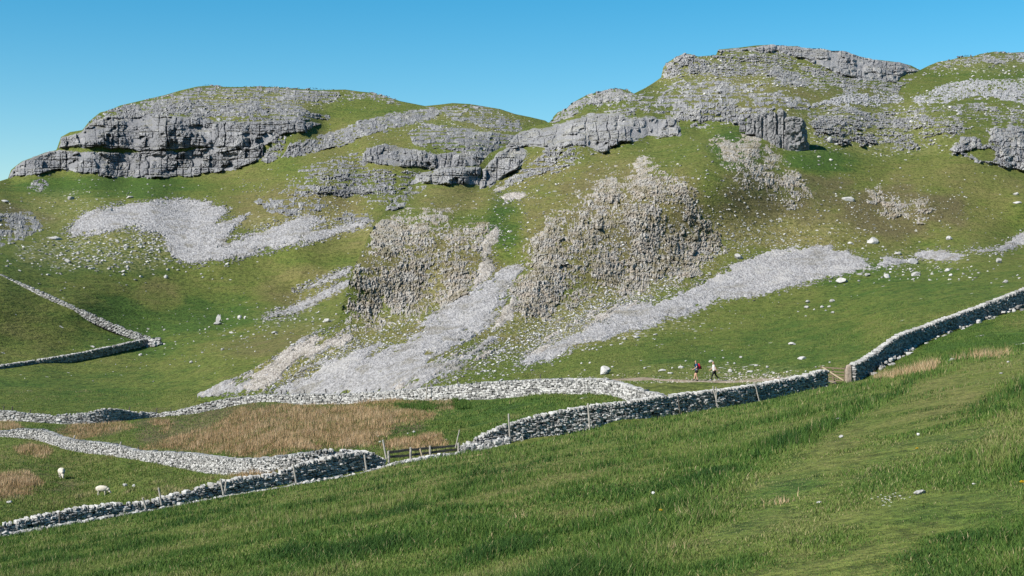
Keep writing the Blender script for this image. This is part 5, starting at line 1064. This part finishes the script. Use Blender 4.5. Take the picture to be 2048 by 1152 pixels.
def walker(label, px, py, Y, height, J, hairm, hair_pts, clothes, turn=math.pi):
    root = empty('person', tuple(W(px, py, Y) + np.array([0, 0, 0.07]))); tag(root, label, 'person')
    k = height / 1.8; root.scale = (k, k, k); root.rotation_euler = (0, 0, turn)
    b = dict(J)
    bones = [('pelvis', 'waist'), ('waist', 'chest'), ('chest', 'neck0'), ('neck0', 'neck'), ('neck', 'chin'), ('chin', 'skull'), ('skull', 'crown')]
    for s in ('l', 'r'):
        bones += [('chest', s + 'sh'), (s + 'sh', s + 'el'), (s + 'el', s + 'wr'), (s + 'wr', s + 'palm'), ('pelvis', s + 'hip'), (s + 'hip', s + 'kn'), (s + 'kn', s + 'calf'), (s + 'calf', s + 'an'), (s + 'an', s + 'toe'), (s + 'an', s + 'heel'), ('skull', s + 'ear')]
        wv, pv_ = Vector(b[s + 'wr'][0]), Vector(b[s + 'el'][0]); d = (wv - pv_).normalized(); sd = Vector((0, 1, 0)) if s == 'l' else Vector((0, -1, 0)); fw = d.cross(sd).normalized()
        b[s + 'palm'] = (tuple(wv + d * 0.07), (0.030, 0.020))
        side = sd.cross(d).normalized()
        for q, (o_, ln) in enumerate(((-0.030, .075), (-0.010, .085), (0.010, .080), (0.029, .062))):
            base_ = wv + d * 0.10 + side * o_; nm = '%sf%d' % (s, q)
            b[nm + 'a'] = (tuple(base_), 0.0095); b[nm + 'b'] = (tuple(base_ + d * ln * .55 - sd * 0.012), 0.0088); b[nm + 'c'] = (tuple(base_ + d * ln * .85 - sd * 0.036), 0.0075)
            bones += [(s + 'palm', nm + 'a'), (nm + 'a', nm + 'b'), (nm + 'b', nm + 'c')]
        tb = wv + d * 0.045 + side * -0.034
        b[s + 'ta'] = (tuple(tb), 0.011); b[s + 'tb'] = (tuple(tb + d * .035 - side * .024 - sd * .012), 0.0095); bones += [(s + 'palm', s + 'ta'), (s + 'ta', s + 'tb')]
    skinned('body', b, bones, 'skin', 'pelvis', root)
    hx = Vector(b['skull'][0])
    hb = {('h%d' % i): (tuple(hx + Vector(p)), r) for i, (p, r) in enumerate(hair_pts)}
    skinned('hair', hb, [('h%d' % i, 'h%d' % (i + 1)) for i in range(len(hair_pts) - 1)], hairm, 'h0', root)
    for s_ in (1, -1):
        V_, F_ = ICO2; mesh_np('eye', V_ * .011 + np.array(hx) + [.088, .032 * s_, .012], F_, M['hair_dark'], True, None, root)
    mesh_np('nose', ICO2[0] * [.020, .013, .022] + np.array(hx) + [.098, 0, -.018], ICO2[1], M['skin'], True, None, root)
    for nm, mt, jj, bb, rt in clothes:
        skinned(nm, jj, bb, mt, rt, root)
    return root

def base_joints(lean=0.05):
    return {'pelvis': ((0, 0, .95), (.13, .16)), 'waist': ((lean * .4, 0, 1.10), (.11, .145)), 'chest': ((lean, 0, 1.34), (.13, .175)), 'neck0': ((lean * 1.3, 0, 1.47), (.075, .10)), 'neck': ((lean * 1.5, 0, 1.53), .054),
            'chin': ((lean * 1.5 + .034, 0, 1.61), (.066, .056)), 'skull': ((lean * 1.5 + .025, 0, 1.685), (.096, .079)), 'crown': ((lean * 1.5 + .015, 0, 1.755), (.080, .068)),
            'lear': ((lean * 1.5 + .01, .082, 1.675), .018), 'rear': ((lean * 1.5 + .01, -.082, 1.675), .018)}
def leg(s, y, hip, kn, an, ang, toe):
    return {s + 'hip': ((hip[0], y, hip[1]), .098), s + 'kn': ((kn[0], y, kn[1]), .063), s + 'calf': ((kn[0] * .65 + an[0] * .35 - .03 * math.cos(ang), y, kn[1] * .65 + an[1] * .35), .060), s + 'an': ((an[0], y, an[1]), .040), s + 'toe': ((toe[0], y, toe[1]), (.040, .030)), s + 'heel': ((an[0] - .05, y, max(an[1] - .055, .03)), .035)}
def arm(s, sh, el, wr):
    return {s + 'sh': (sh, .062), s + 'el': (el, .045), s + 'wr': (wr, .030)}

def sub(J, names, grow): return {n: (J[n][0], tuple(v * grow + .008 for v in (J[n][1] if isinstance(J[n][1], tuple) else (J[n][1],) * 2))) for n in names}
def boots(J, mt):
    out = []
    for s in ('l', 'r'):
        j = sub(J, [s + 'an', s + 'toe', s + 'heel'], 1.25); j[s + 'top'] = (tuple(np.array(J[s + 'an'][0]) * .75 + np.array(J[s + 'calf'][0]) * .25), (.055, .055))
        out.append(('boot', mt, j, [(s + 'top', s + 'an'), (s + 'an', s + 'toe'), (s + 'an', s + 'heel')], s + 'an'))
    return out

Jm = base_joints(0.06)
Jm.update(leg('l', .10, (0, .90), (.10, .50), (-.04, .10), 0, (.11, .035))); Jm.update(leg('r', -.10, (0, .90), (.17, .50), (.24, .10), 0, (.38, .05)))
Jm.update(arm('l', (.06, .20, 1.43), (.06, .27, 1.17), (.30, .25, 1.04))); Jm.update(arm('r', (.06, -.20, 1.43), (-.14, -.26, 1.18), (-.05, -.25, .96)))
shirt = sub(Jm, ['pelvis', 'waist', 'chest', 'neck0', 'lsh', 'rsh'], 1.20)
for s in 'lr': shirt[s + 'slv'] = (tuple(np.array(Jm[s + 'sh'][0]) * .4 + np.array(Jm[s + 'el'][0]) * .6), .066)
shirt['pelvis'] = ((0, 0, .92), (.185, .215))
shorts = {'top': ((0, 0, 1.00), (.165, .195)), 'seat': ((0, 0, .90), (.165, .19))}
for s, y in (('l', .1), ('r', -.1)):
    shorts[s + 'a'] = (Jm[s + 'hip'][0], .118); shorts[s + 'b'] = (tuple(np.array(Jm[s + 'hip'][0]) * .35 + np.array(Jm[s + 'kn'][0]) * .65), .098)
Ym = float(C.Y(np.array(1394.0), np.array(763.0)))
walker('walker in a dark teal shirt and black shorts wearing a red rucksack', 1394, 763.5, Ym, 1.86 * Ym / 124, Jm, 'hair_dark', [((-.035, 0, -.01), (.085, .082)), ((-.02, 0, .055), (.088, .078)), ((.03, 0, .075), (.062, .062))],
       [('shirt', 'teal', shirt, [('pelvis', 'waist'), ('waist', 'chest'), ('chest', 'neck0'), ('chest', 'lsh'), ('chest', 'rsh'), ('lsh', 'lslv'), ('rsh', 'rslv')], 'waist'),
        ('shorts', 'black_cloth', shorts, [('top', 'seat'), ('seat', 'la'), ('la', 'lb'), ('seat', 'ra'), ('ra', 'rb')], 'seat')] + boots(Jm, 'boot'))
# rucksack on the front walker's back
bp = empty('rucksack', tuple(W(1394, 763.5, Ym) + np.array([0, 0, 0.07]))); bp.rotation_euler = (0, 0, math.pi); kk = 1.86 * Ym / 124 / 1.8; bp.scale = (kk,) * 3
tag(bp, 'bright red rucksack on the back of the walker in teal', 'rucksack')
skinned('bag', {'a': ((-.17, 0, 1.02), (.10, .13)), 'b': ((-.20, 0, 1.18), (.13, .16)), 'c': ((-.15, 0, 1.36), (.12, .15)), 'd': ((-.08, 0, 1.48), (.07, .11))}, [('a', 'b'), ('b', 'c'), ('c', 'd')], 'red_cloth', 'b', bp)
skinned('pocket', {'a': ((-.30, 0, 1.02), (.05, .09)), 'b': ((-.325, 0, 1.14), (.05, .10)), 'c': ((-.30, 0, 1.26), (.04, .09))}, [('a', 'b'), ('b', 'c')], 'black_cloth', 'b', bp)
for y in (.13, -.13):
    skinned('strap', {'a': ((-.06, y, 1.50), .020), 'b': ((.08, y * 1.05, 1.52), .020), 'c': ((.215, y, 1.40), .020), 'd': ((.17, y * 1.2, 1.20), .018), 'e': ((-.06, y * 1.35, 1.08), .018)}, [('a', 'b'), ('b', 'c'), ('c', 'd'), ('d', 'e')], 'black_cloth', 'a', bp)

Jw = base_joints(0.07)
Jw.update(leg('l', .09, (.02, .90), (.22, .52), (.36, .09), 0, (.50, .06))); Jw.update(leg('r', -.09, (-.02, .90), (-.14, .50), (-.40, .17), 0, (-.33, .04)))
Jw.update(arm('l', (.07, .17, 1.42), (-.08, .23, 1.17), (-.20, .22, .95))); Jw.update(arm('r', (.07, -.17, 1.42), (.16, -.23, 1.17), (.36, -.19, 1.03)))
for n in ('lsh', 'rsh'): Jw[n] = (Jw[n][0], .054)
top = sub(Jw, ['waist', 'chest', 'neck0', 'lsh', 'rsh'], 1.18); top['hem'] = ((0, 0, .94), (.175, .20))
for s in 'lr': top[s + 'slv'] = (tuple(np.array(Jw[s + 'sh'][0]) * .5 + np.array(Jw[s + 'el'][0]) * .5), .058)
legg = {'top': ((0, 0, 1.04), (.155, .185)), 'seat': ((-.01, 0, .91), (.16, .185))}
for s in 'lr':
    for n, r in (('hip', .108), ('kn', .071), ('calf', .067), ('an', .047)): legg[s + n] = (Jw[s + n][0], r)
Yw = float(C.Y(np.array(1429.0), np.array(764.0)))
walker('walker in a white top and black leggings striding behind the other', 1429, 763.5, Yw, 1.74 * Yw / 124, Jw, 'hair_fair', [((.0, 0, .06), (.085, .075)), ((-.045, 0, .02), (.085, .080)), ((-.09, 0, -.03), (.045, .045)), ((-.13, 0, -.12), (.03, .03)), ((-.12, 0, -.20), (.015, .015))],
       [('top', 'white_cloth', top, [('hem', 'waist'), ('waist', 'chest'), ('chest', 'neck0'), ('chest', 'lsh'), ('chest', 'rsh'), ('lsh', 'lslv'), ('rsh', 'rslv')], 'waist'),
        ('leggings', 'black_cloth', legg, [('top', 'seat')] + [b for s in 'lr' for b in (('seat', s + 'hip'), (s + 'hip', s + 'kn'), (s + 'kn', s + 'calf'), (s + 'calf', s + 'an'))], 'seat')] + boots(Jw, 'shoe'))

def sheep(label, px, py, Y, turn, graze, scale=1.0, lying=False):
    root = empty('sheep', tuple(W(px, py, Y))); tag(root, label, 'sheep', 'sheep grazing in the pasture'); root.rotation_euler = (0, 0, turn); root.scale = (scale,) * 3
    z = 0.0 if not lying else -0.30
    hz = (.30 if graze else .92) + (0 if graze else z)
    hx = .78 if graze else .72
    J = {'rump': ((-.46, 0, .62 + z), (.11, .11)), 'loin': ((-.28, 0, .64 + z), (.18, .18)), 'mid': ((0, 0, .63 + z), (.20, .20)), 'ches': ((.28, 0, .60 + z), (.19, .18)), 'nk0': ((.45, 0, .64 + z), (.17, .15)), 'nk': ((.60, 0, .5 * (.64 + z + hz)), (.12, .105)), 'poll': ((hx, 0, hz + .08), (.085, .075)), 'muz': ((hx + .14, 0, hz - .04 if not graze else hz - .10), (.055, .05)), 'nose': ((hx + .18, 0, hz - .08 if not graze else hz - .16), (.038, .036)),
         'lear': ((hx - .02, .15, hz + .10), .022), 'rear': ((hx - .02, -.15, hz + .10), .022), 'tail': ((-.66, 0, .52 + z), (.045, .045))}
    bones = [('rump', 'loin'), ('loin', 'mid'), ('mid', 'ches'), ('ches', 'nk0'), ('nk0', 'nk'), ('nk', 'poll'), ('poll', 'muz'), ('muz', 'nose'), ('poll', 'lear'), ('poll', 'rear'), ('rump', 'tail')]
    for s, y in (('l', .13), ('r', -.13)):
        if lying:
            J.update({s + 'f0': ((.30, y, .22), .08), s + 'f1': ((.48, y, .08), .05), s + 'f2': ((.30, y * 1.1, .05), .04), s + 'h0': ((-.36, y, .22), .11), s + 'h1': ((-.18, y * 1.5, .09), .06), s + 'h2': ((-.40, y * 1.5, .05), .04)})
            bones += [('ches', s + 'f0'), (s + 'f0', s + 'f1'), (s + 'f1', s + 'f2'), ('loin', s + 'h0'), (s + 'h0', s + 'h1'), (s + 'h1', s + 'h2')]
        else:
            J.update({s + 'f0': ((.30, y, .42), .085), s + 'f1': ((.31, y, .25), .045), s + 'f2': ((.29, y, .10), .032), s + 'f3': ((.32, y, .03), .036), s + 'h0': ((-.36, y, .46), .12), s + 'h1': ((-.30, y, .33), .075), s + 'h2': ((-.44, y, .21), .042), s + 'h3': ((-.42, y, .08), .032), s + 'h4': ((-.39, y, .03), .036)})
            bones += [('ches', s + 'f0'), (s + 'f0', s + 'f1'), (s + 'f1', s + 'f2'), (s + 'f2', s + 'f3'), ('loin', s + 'h0'), (s + 'h0', s + 'h1'), (s + 'h1', s + 'h2'), (s + 'h2', s + 'h3'), (s + 'h3', s + 'h4')]
    o = skinned('body', J, bones, 'face_wool', 'mid', root, 2)
    V, Fc = ICO4; V = V.copy()
    V = np.sign(V) * np.abs(V) ** 0.88 * np.array([.63, .295, .30]); V[:, 2] = np.where(V[:, 2] < -.2, -.2 + (V[:, 2] + .2) * .6, V[:, 2])
    V = V * (1 + 0.07 * fbm(V[:, 0] * 7 + px, V[:, 1] * 7, V[:, 2] * 7, 3, 61) + 0.03 * fbm(V[:, 0] * 22, V[:, 1] * 22, V[:, 2] * 22, 2, 62))[:, None] + np.array([-.06, 0, .66])
    mesh_np('fleece', V, Fc, M['fleece'], True, None, root)
    V2 = ICO3[0] * np.array([.20, .165, .18]) * (1 + 0.06 * fbm(ICO3[0][:, 0] * 4, ICO3[0][:, 1] * 4, ICO3[0][:, 2] * 4, 2, 63))[:, None] + np.array([.52, 0, .60]); mesh_np('neck_wool', V2, ICO3[1], M['fleece'], True, None, root)
    return root
def Bz(x, y): return float(B.Y(np.array(float(x)), np.array(float(y))))
y1 = Bz(124, 957); sheep('sheep grazing head down towards the viewer, further out in the pasture', 123, 957, y1, math.radians(-65), True, 0.92 * y1 / 117)
y2 = Bz(208, 991); sheep('white sheep grazing sideways close above the dark faced wall', 205, 991, y2, math.radians(-8), True, 0.76 * y2 / 103)
# ------------------------------------------------------------------ grass
def blades(name, label, P, h, wd, tint, mat, rng, lean=0.7, two=True, wind=(0.07, 0.04)):
    n = len(P); a = rng.uniform(0, 2 * math.pi, n)
    T = np.stack([np.cos(a), np.sin(a), 0 * a], -1)
    b = a + rng.normal(0, 1.0, n); ld = np.stack([np.cos(b), np.sin(b), 0 * b], -1) * (rng.random(n) * lean)[:, None] * h[:, None]
    ld = ld + np.array([wind[0], wind[1], 0]) * (h * rng.uniform(.2, 1, n))[:, None]
    up = np.stack([0 * h, 0 * h, h], -1)
    w2 = T * (wd / 2)[:, None]
    P = P - np.array([0, 0, 0.02])
    if two:
        m = P + up * 0.58 + ld * 0.35
        V = np.stack([P - w2, P + w2, m + w2 * 0.8, m - w2 * 0.8, P + up * .95 + ld], 1).reshape(-1, 3); i = np.arange(n)[:, None] * 5
        q = i + np.array([[0, 1, 2, 3]]); t = i + np.array([[3, 2, 4]]); tt = np.repeat(tint, 5); F_ = [q, t]
    else:
        V = np.stack([P - w2, P + w2, P + up + ld], 1).reshape(-1, 3); F_ = [np.arange(3 * n).reshape(-1, 3)]; tt = np.repeat(tint, 3)
    return tag(mesh_np(name, V, F_, M[mat], False, {'tint': np.clip(tt, 0, 1)}), label, 'grass', None, 'stuff')

M['blade'] = mat_blade('grass_blade', [(0.0, (0.024, 0.068, 0.013)), (0.30, (0.072, 0.144, 0.024)), (0.56, (0.142, 0.198, 0.044)), (0.80, (0.21, 0.205, 0.078)), (1.0, (0.40, 0.34, 0.19))])
M['rush'] = mat_blade('rush_blade', [(0.0, (0.10, 0.11, 0.03)), (0.25, (0.28, 0.175, 0.085)), (0.6, (0.46, 0.305, 0.17)), (1.0, (0.64, 0.49, 0.32))], 0.2)

rng = np.random.default_rng(5)
# trodden way: distance of a place from the line of the path, in metres
TR = np.array([(1560, 1250), (1640, 1152), (1700, 1050), (1730, 960), (1760, 900), (1800, 850), (1860, 800), (1940, 755), (2030, 715)], float)
TRm = A.P(TR[:, 0], TR[:, 1])
def path_d(P):
    d = np.full(len(P), 99.0)
    for a, b in zip(TRm[:-1], TRm[1:]):
        e = (b - a)[:2]; t = np.clip(((P[:, :2] - a[:2]) @ e) / (e @ e), 0, 1); d = np.minimum(d, np.hypot(*(P[:, :2] - a[:2] - t[:, None] * e).T) * np.sign((P[:, 0] - a[0] - t * e[0]) + 1e-6) * 1.0 if False else np.hypot(*(P[:, :2] - a[:2] - t[:, None] * e).T))
    return d
n = 720000
px = rng.uniform(-310, 2370, n); v = rng.random(n)
tp = A.top(px); py = tp + 0.5 + (1330 - tp) * v ** 1.0
P = A.P(px, py); Y = P[:, 1]
ok = Y < y_wall(px) - 0.3
px, py, P, Y = px[ok], py[ok], P[ok], Y[ok]; n = len(P)
tus = fbm(P[:, 0] / 1.1, P[:, 1] / 1.6, None, 3, 31); big = fbm(P[:, 0] / 6, P[:, 1] / 9, None, 3, 32); dryn = fbm(P[:, 0] / 2.6, P[:, 1] / 3.2, None, 4, 33)
pd = path_d(P)
on = 1 - sstep(1.15, 1.75, pd + 0.35 * fbm(P[:, 0] / 1.2, P[:, 1] / 1.2, None, 3, 36))
edge = np.exp(-((pd - 2.2) / 0.6) ** 2) * (px < 1760 + (1100 - py) * 0.2)
right = sstep(1.6, 2.4, pd) * (px > np.interp(py, TR[::-1, 1], TR[::-1, 0]))
h = np.clip(0.080 + 0.13 * tus + 0.03 * big, 0.05, 0.3) * rng.uniform(.6, 1.4, n)
edge = edge * np.clip(0.62 + 1.3 * fbm(P[:, 0] / 1.4, P[:, 1] / 2.0, None, 3, 37), 0, 1)
h = h * (1 - 0.52 * on) + 0.13 * edge * rng.uniform(.4, 1.2, n) * (1 - on)
far = np.clip((Y - 14) / 70, 0, 1)
h = h * (1 + 0.9 * far); wd = np.maximum(0.0055 + 0.004 * rng.random(n), 0.00062 * Y) * (1 + 0.3 * edge)
tint = 0.38 - 0.34 * tus + 0.44 * dryn + 0.13 * rng.normal(0, 1, n) + 0.14 * big - 0.24 * edge
for kk, bx, by, brx, bry, bv in BL_A:
    if kk == 'brn': tint = tint + 0.75 * bv * np.exp(-((px - bx) / (brx * .6)) ** 2 - ((py - by) / (bry * .6)) ** 2) * (0.6 + fbm(P[:, 0] / .7, P[:, 1] / 1.0, None, 3, 38))
straw = (rng.random(n) < 0.05 + 0.16 * sstep(0.12, 0.5, dryn) * (1 - edge)); tint = np.where(straw, rng.uniform(.74, 1, n), tint)
tint = np.where(straw, tint, np.minimum(tint, 0.75))
near = Y < 26
blades('meadow_grass', 'green tussocky grass covering the near slope', P[near], h[near], wd[near], tint[near], 'blade', rng)
blades('meadow_grass', 'finer green grass on the slope running down to the walls', P[~near], h[~near], wd[~near], tint[~near], 'blade', rng, 0.75, False)

def area(sheet, n, x0, x1, y0, y1): 
    px = rng.uniform(x0, x1, n); py = rng.uniform(y0, y1, n); k = py > sheet.top(px) + 1
    px, py = px[k], py[k]; return px, py, sheet.P(px, py)
# rushes: brown beds in the enclosure
BED = [[(250, 905), (330, 885), (420, 855), (470, 822), (560, 812), (700, 812), (800, 815), (880, 822), (865, 838), (790, 850), (770, 870), (745, 890), (700, 896), (620, 902), (520, 916), (430, 908), (330, 902)],
       [(765, 893), (790, 880), (840, 873), (885, 872), (888, 886), (860, 893), (800, 897)], [(115, 868), (150, 852), (230, 846), (270, 856), (230, 868), (160, 876)], [(455, 955), (490, 940), (560, 932), (590, 936), (540, 950), (480, 962)],
       [(-60, 985), (0, 950), (60, 945), (90, 968), (60, 985), (0, 1000)], [(30, 900), (60, 890), (105, 900), (90, 912), (40, 912)], [(-60, 845), (30, 840), (40, 856), (-60, 866)], [(305, 845), (330, 836), (345, 850), (330, 862)], [(640, 806), (660, 800), (900, 806), (905, 818), (700, 816)]]
px, py, P = area(B, 420000, -120, 920, 800, 1000)
d = np.full(len(px), -99.0)
for b_ in BED: d = np.maximum(d, poly_sd(px, py, b_))
d = d + 12 * fbm(P[:, 0] / 3, P[:, 1] / 6, None, 4, 41)
k = (d > -6 + 9 * rng.random(len(px))) & (rng.random(len(px)) < 0.45 + 0.55 * sstep(-0.26, 0.06, fbm(P[:, 0] / 1.5, P[:, 1] / 3.4, None, 4, 42))); Pk = P[k]; n = len(Pk)
cl = fbm(Pk[:, 0] / 1.6, Pk[:, 1] / 3, None, 4, 43)
blades('rushes', 'tan brown rushes filling the walled enclosure', Pk, (0.42 + 0.45 * cl) * rng.uniform(.6, 1.25, n) * np.clip(.6 + d[k] / 14, .6, 1), np.full(n, 0.035) * rng.uniform(.7, 1.4, n), np.where(rng.random(n) < .20, 0.02, 0.5 + 0.40 * cl + rng.normal(0, .2, n)), 'rush', rng, 0.4, False)
# rough green pasture between the walls
px, py, P = area(B, 300000, -120, 1300, 780, 1060)
k = P[:, 1] > y_wall(px) + 0.5; px, py, P = px[k], py[k], P[k]; n = len(px)
c1 = fbm(P[:, 0] / 1.5, P[:, 1] / 2.8, None, 4, 44); c2 = fbm(P[:, 0] / 7, P[:, 1] / 14, None, 3, 45)
tn = 0.46 + 0.55 * c1 + 0.35 * c2 + rng.normal(0, .15, n) - 0.16 * (px > 880)
blades('rough_grass', 'rough tussocky pasture grass between the field walls', P, np.clip(0.16 + 0.22 * c1, .05, .6) * rng.uniform(.6, 1.3, n), np.full(n, 0.06) * rng.uniform(.7, 1.4, n), np.minimum(tn, .93), 'blade', rng, 0.6, False)
# dark bushes of rough herbage along the winding wall
px, py, P = area(B, 60000, 780, 960, 792, 830)
k = (poly_sd(px, py, [(780, 806), (850, 802), (930, 806), (945, 818), (880, 826), (800, 822)]) + 14 * fbm(P[:, 0] / 2, P[:, 1] / 4, None, 4, 47)) > 2; P = P[k]; n = len(P)
blades('rough_herbs', 'dark rough herbage growing under the winding wall', P, 0.34 * rng.uniform(.3, 1.4, n), np.full(n, 0.06), 0.26 + rng.normal(0, .2, n), 'blade', rng, 0.7, False)
# short turf of the lower slopes
px, py, P = area(C, 200000, 400, 2200, 600, 800)
k = (P[:, 1] < 215) & (py < C.bot(px) - 6) & ((np.abs(py - np.interp(px, pth[:, 0], pth[:, 1])) > 3.5) | (px < 1225) | (px > 1672)); px, py, P = px[k], py[k], P[k]; n = len(P)
c1 = fbm(P[:, 0] / 2.5, P[:, 1] / 5, None, 4, 48)
blades('pasture_grass', 'short green turf of the pasture under the scree', P, np.clip(0.10 + 0.10 * c1, .03, .3) * rng.uniform(.6, 1.3, n), np.full(n, 0.07), np.minimum(0.46 + 0.30 * c1 + rng.normal(0, .14, n), .80), 'blade', rng, 0.6, False)
px, py, P = area(B, 160000, 1700, 2200, 600, 770); k = P[:, 1] > 82; px, py, P = px[k][:60000], py[k][:60000], P[k][:60000]; n = len(P)
c1 = fbm(P[:, 0] / 2.5, P[:, 1] / 4, None, 4, 49)
blades('pasture_grass', 'dark green turf below the right hand wall', P, np.clip(0.12 + 0.12 * c1, .03, .3) * rng.uniform(.6, 1.3, n), np.full(n, 0.05), np.minimum(0.30 + 0.26 * c1 + rng.normal(0, .13, n), .75), 'blade', rng, 0.6, False)
# tall bleached grass on the bank by the gate
BK = [[(1730, 756), (1760, 742), (1800, 736), (1850, 728), (1880, 726), (1870, 738), (1810, 750), (1760, 762)], [(1900, 718), (1950, 708), (2015, 702), (2020, 712), (1960, 718), (1905, 724)]]
px = rng.uniform(1720, 2030, 60000); py = A.top(px) + rng.uniform(0.5, 22, 60000); P = A.P(px, py)
d = np.full(len(px), -99.0)
for b_ in BK: d = np.maximum(d, poly_sd(px, py, b_))
k = (d + 6 * fbm(P[:, 0] / .8, P[:, 1] / 3, None, 3, 51) > 1) & (rng.random(len(px)) < .6); P = P[k]; n = len(P)
k = rng.random(n) < .12 + .5 * sstep(-.1, .35, fbm(P[:, 0] / .6, P[:, 1] / 1.5, None, 3, 52)); P = P[k]; n = len(P)
blades('bleached_grass', 'tall bleached dry grass on the crest of the bank', P, rng.uniform(.12, .5, n) * rng.uniform(.5, 1.1, n), np.full(n, .012), rng.uniform(.3, 1, n), 'rush', rng, 0.9, False)
# pale tufts in the meadow
Vp = []
for x, y, r_, c_ in [(1563, 1006, .16, 70), (1297, 1085, .16, 60), (1030, 1040, .2, 60), (820, 935, .45, 260), (150, 1130, .3, 130), (1340, 1105, .14, 50), (955, 912, .5, 160), (1165, 872, .5, 120)]:
    c = A.P(np.array([float(x)]), np.array([float(y)]))[0]; a = rng.normal(0, r_ * .6, (c_, 2)); q_ = np.stack([c[0] + a[:, 0], c[1] + a[:, 1]], -1)
    ppx = CX + F * q_[:, 0] / q_[:, 1]; Vp.append(A.at(ppx, q_[:, 1]))
P = np.concatenate(Vp); n = len(P)
blades('dead_grass_tufts', 'pale dead grass tufts in the near slope', P, rng.uniform(.04, .14, n), np.maximum(.007, .0006 * P[:, 1]), rng.uniform(.6, 1, n), 'rush', rng, 0.9, False)

# flowers of the trodden turf
M['petal_y'] = mat_plain('yellow_petals', (0.75, 0.48, 0.01), 0.7, .1); M['seed'] = mat_plain('seed_head', (0.6, 0.6, 0.57), 0.9, .1); M['petal_w'] = mat_plain('white_petals', (0.8, 0.8, 0.8), .8, .05)
M['stem'] = mat_plain('flower_stem', (0.10, 0.16, 0.04), .8)
def flower(label, x, y, kind):
    c = A.P(np.array([float(x)]), np.array([float(y)]))[0]; e = empty('dandelion', tuple(c)); tag(e, label, 'flower')
    stick('stem', c, c + [0.012, 0, .15], .006, 'stem', e, c, 0, 4)
    if kind == 'clock':
        V, Fc = ICO3; r = 0.020 * (1 + 0.12 * np.random.default_rng(3).normal(size=(len(V), 1))); mesh_np('seed_head', V * r + [0.012, 0, .168], Fc, M['seed'], False, None, e)
    else:
        V, Fc = [], []; 
        for L_, (nn, rr, zz) in enumerate(((16, .024, .150), (13, .018, .158), (8, .010, .163))):
            for k_ in range(nn):
                a_ = k_ / nn * 6.283 + L_; b0 = len(V)
                for aa, r_, z_ in ((a_ - .16, .003, zz - .006), (a_ + .16, .003, zz - .006), (a_ + .13, rr, zz + .004), (a_ - .13, rr, zz + .004)): V.append((r_ * math.cos(aa) + .012, r_ * math.sin(aa), z_))
                Fc.append((b0, b0 + 1, b0 + 2, b0 + 3))
        mesh_np('flower_head', np.array(V), np.array(Fc), M['petal_y'], False, None, e)
flower('round white dandelion clock in the long grass', 1305, 1011, 'clock'); flower('white dandelion clock among the trodden turf', 1835, 892, 'clock')
flower('yellow dandelion in the long grass under the dandelion clock', 1319, 1047, 'y'); flower('yellow dandelion in the turf just under the white clock', 1832, 920, 'y'); flower('yellow dandelion near the right end of the near slope', 2041, 1000, 'y')
Vd, Fd = [], []
for i in range(26):
    x = rng.normal(1785, 22); y = rng.normal(1012, 6); c = A.P(np.array([x]), np.array([y]))[0] + [0, 0, rng.uniform(.05, .09)]
    for k_ in range(8):
        a_ = k_ / 8 * 6.283; b0 = len(Vd)
        for aa, r_ in ((a_ - .25, .002), (a_ + .25, .002), (a_ + .2, .011), (a_ - .2, .011)): Vd.append(c + [r_ * math.cos(aa), r_ * math.sin(aa), .003 * (r_ > .005)])
        Fd.append((b0, b0 + 1, b0 + 2, b0 + 3))
tag(mesh_np('daisies', np.array(Vd), np.array(Fd), M['petal_w'], False), 'patch of tiny white daisies in the trodden turf', 'flowers', None, 'stuff')
# ------------------------------------------------------------------ light and eye
sun_dir = Vector((-0.64, -0.40, 0.66)).normalized()
w = bpy.data.worlds.new('World'); SC.world = w; w.use_nodes = True
nt = w.node_tree; bg = nt.nodes['Background']
sky = nt.nodes.new('ShaderNodeTexSky'); sky.sky_type = 'NISHITA'; sky.sun_disc = False
sky.sun_elevation = math.asin(sun_dir.z)
sky.sun_rotation = math.atan2(sun_dir.x, sun_dir.y)
sky.altitude = 300; sky.air_density = 1.0; sky.dust_density = 0.25; sky.ozone_density = 2.2
hs = nt.nodes.new('ShaderNodeHueSaturation'); hs.inputs['Hue'].default_value = 0.485; hs.inputs['Saturation'].default_value = 1.54; hs.inputs['Value'].default_value = 1.35
nt.links.new(sky.outputs['Color'], hs.inputs['Color']); nt.links.new(hs.outputs['Color'], bg.inputs['Color']); bg.inputs['Strength'].default_value = 0.05
ld = bpy.data.lights.new('sun', 'SUN'); ld.energy = 5.0; ld.angle = math.radians(0.5); ld.color = (1.0, 0.945, 0.86)
lo = bpy.data.objects.new('sun', ld); COL.objects.link(lo)
lo.rotation_euler = sun_dir.to_track_quat('Z', 'Y').to_euler(); lo.location = (-40, -20, 80)
cd = bpy.data.cameras.new('camera'); co = bpy.data.objects.new('camera', cd); COL.objects.link(co)
cd.sensor_width = 36.0; cd.lens = 36.0 * F / 2048.0; cd.clip_start = 0.1; cd.clip_end = 20000
co.location = (0, 0, CZ); co.rotation_euler = (math.radians(90), 0, 0)
SC.camera = co
vs = SC.view_settings; vs.view_transform = 'Standard'; vs.look = 'None'; vs.exposure = 1.02; vs.gamma = 1.0
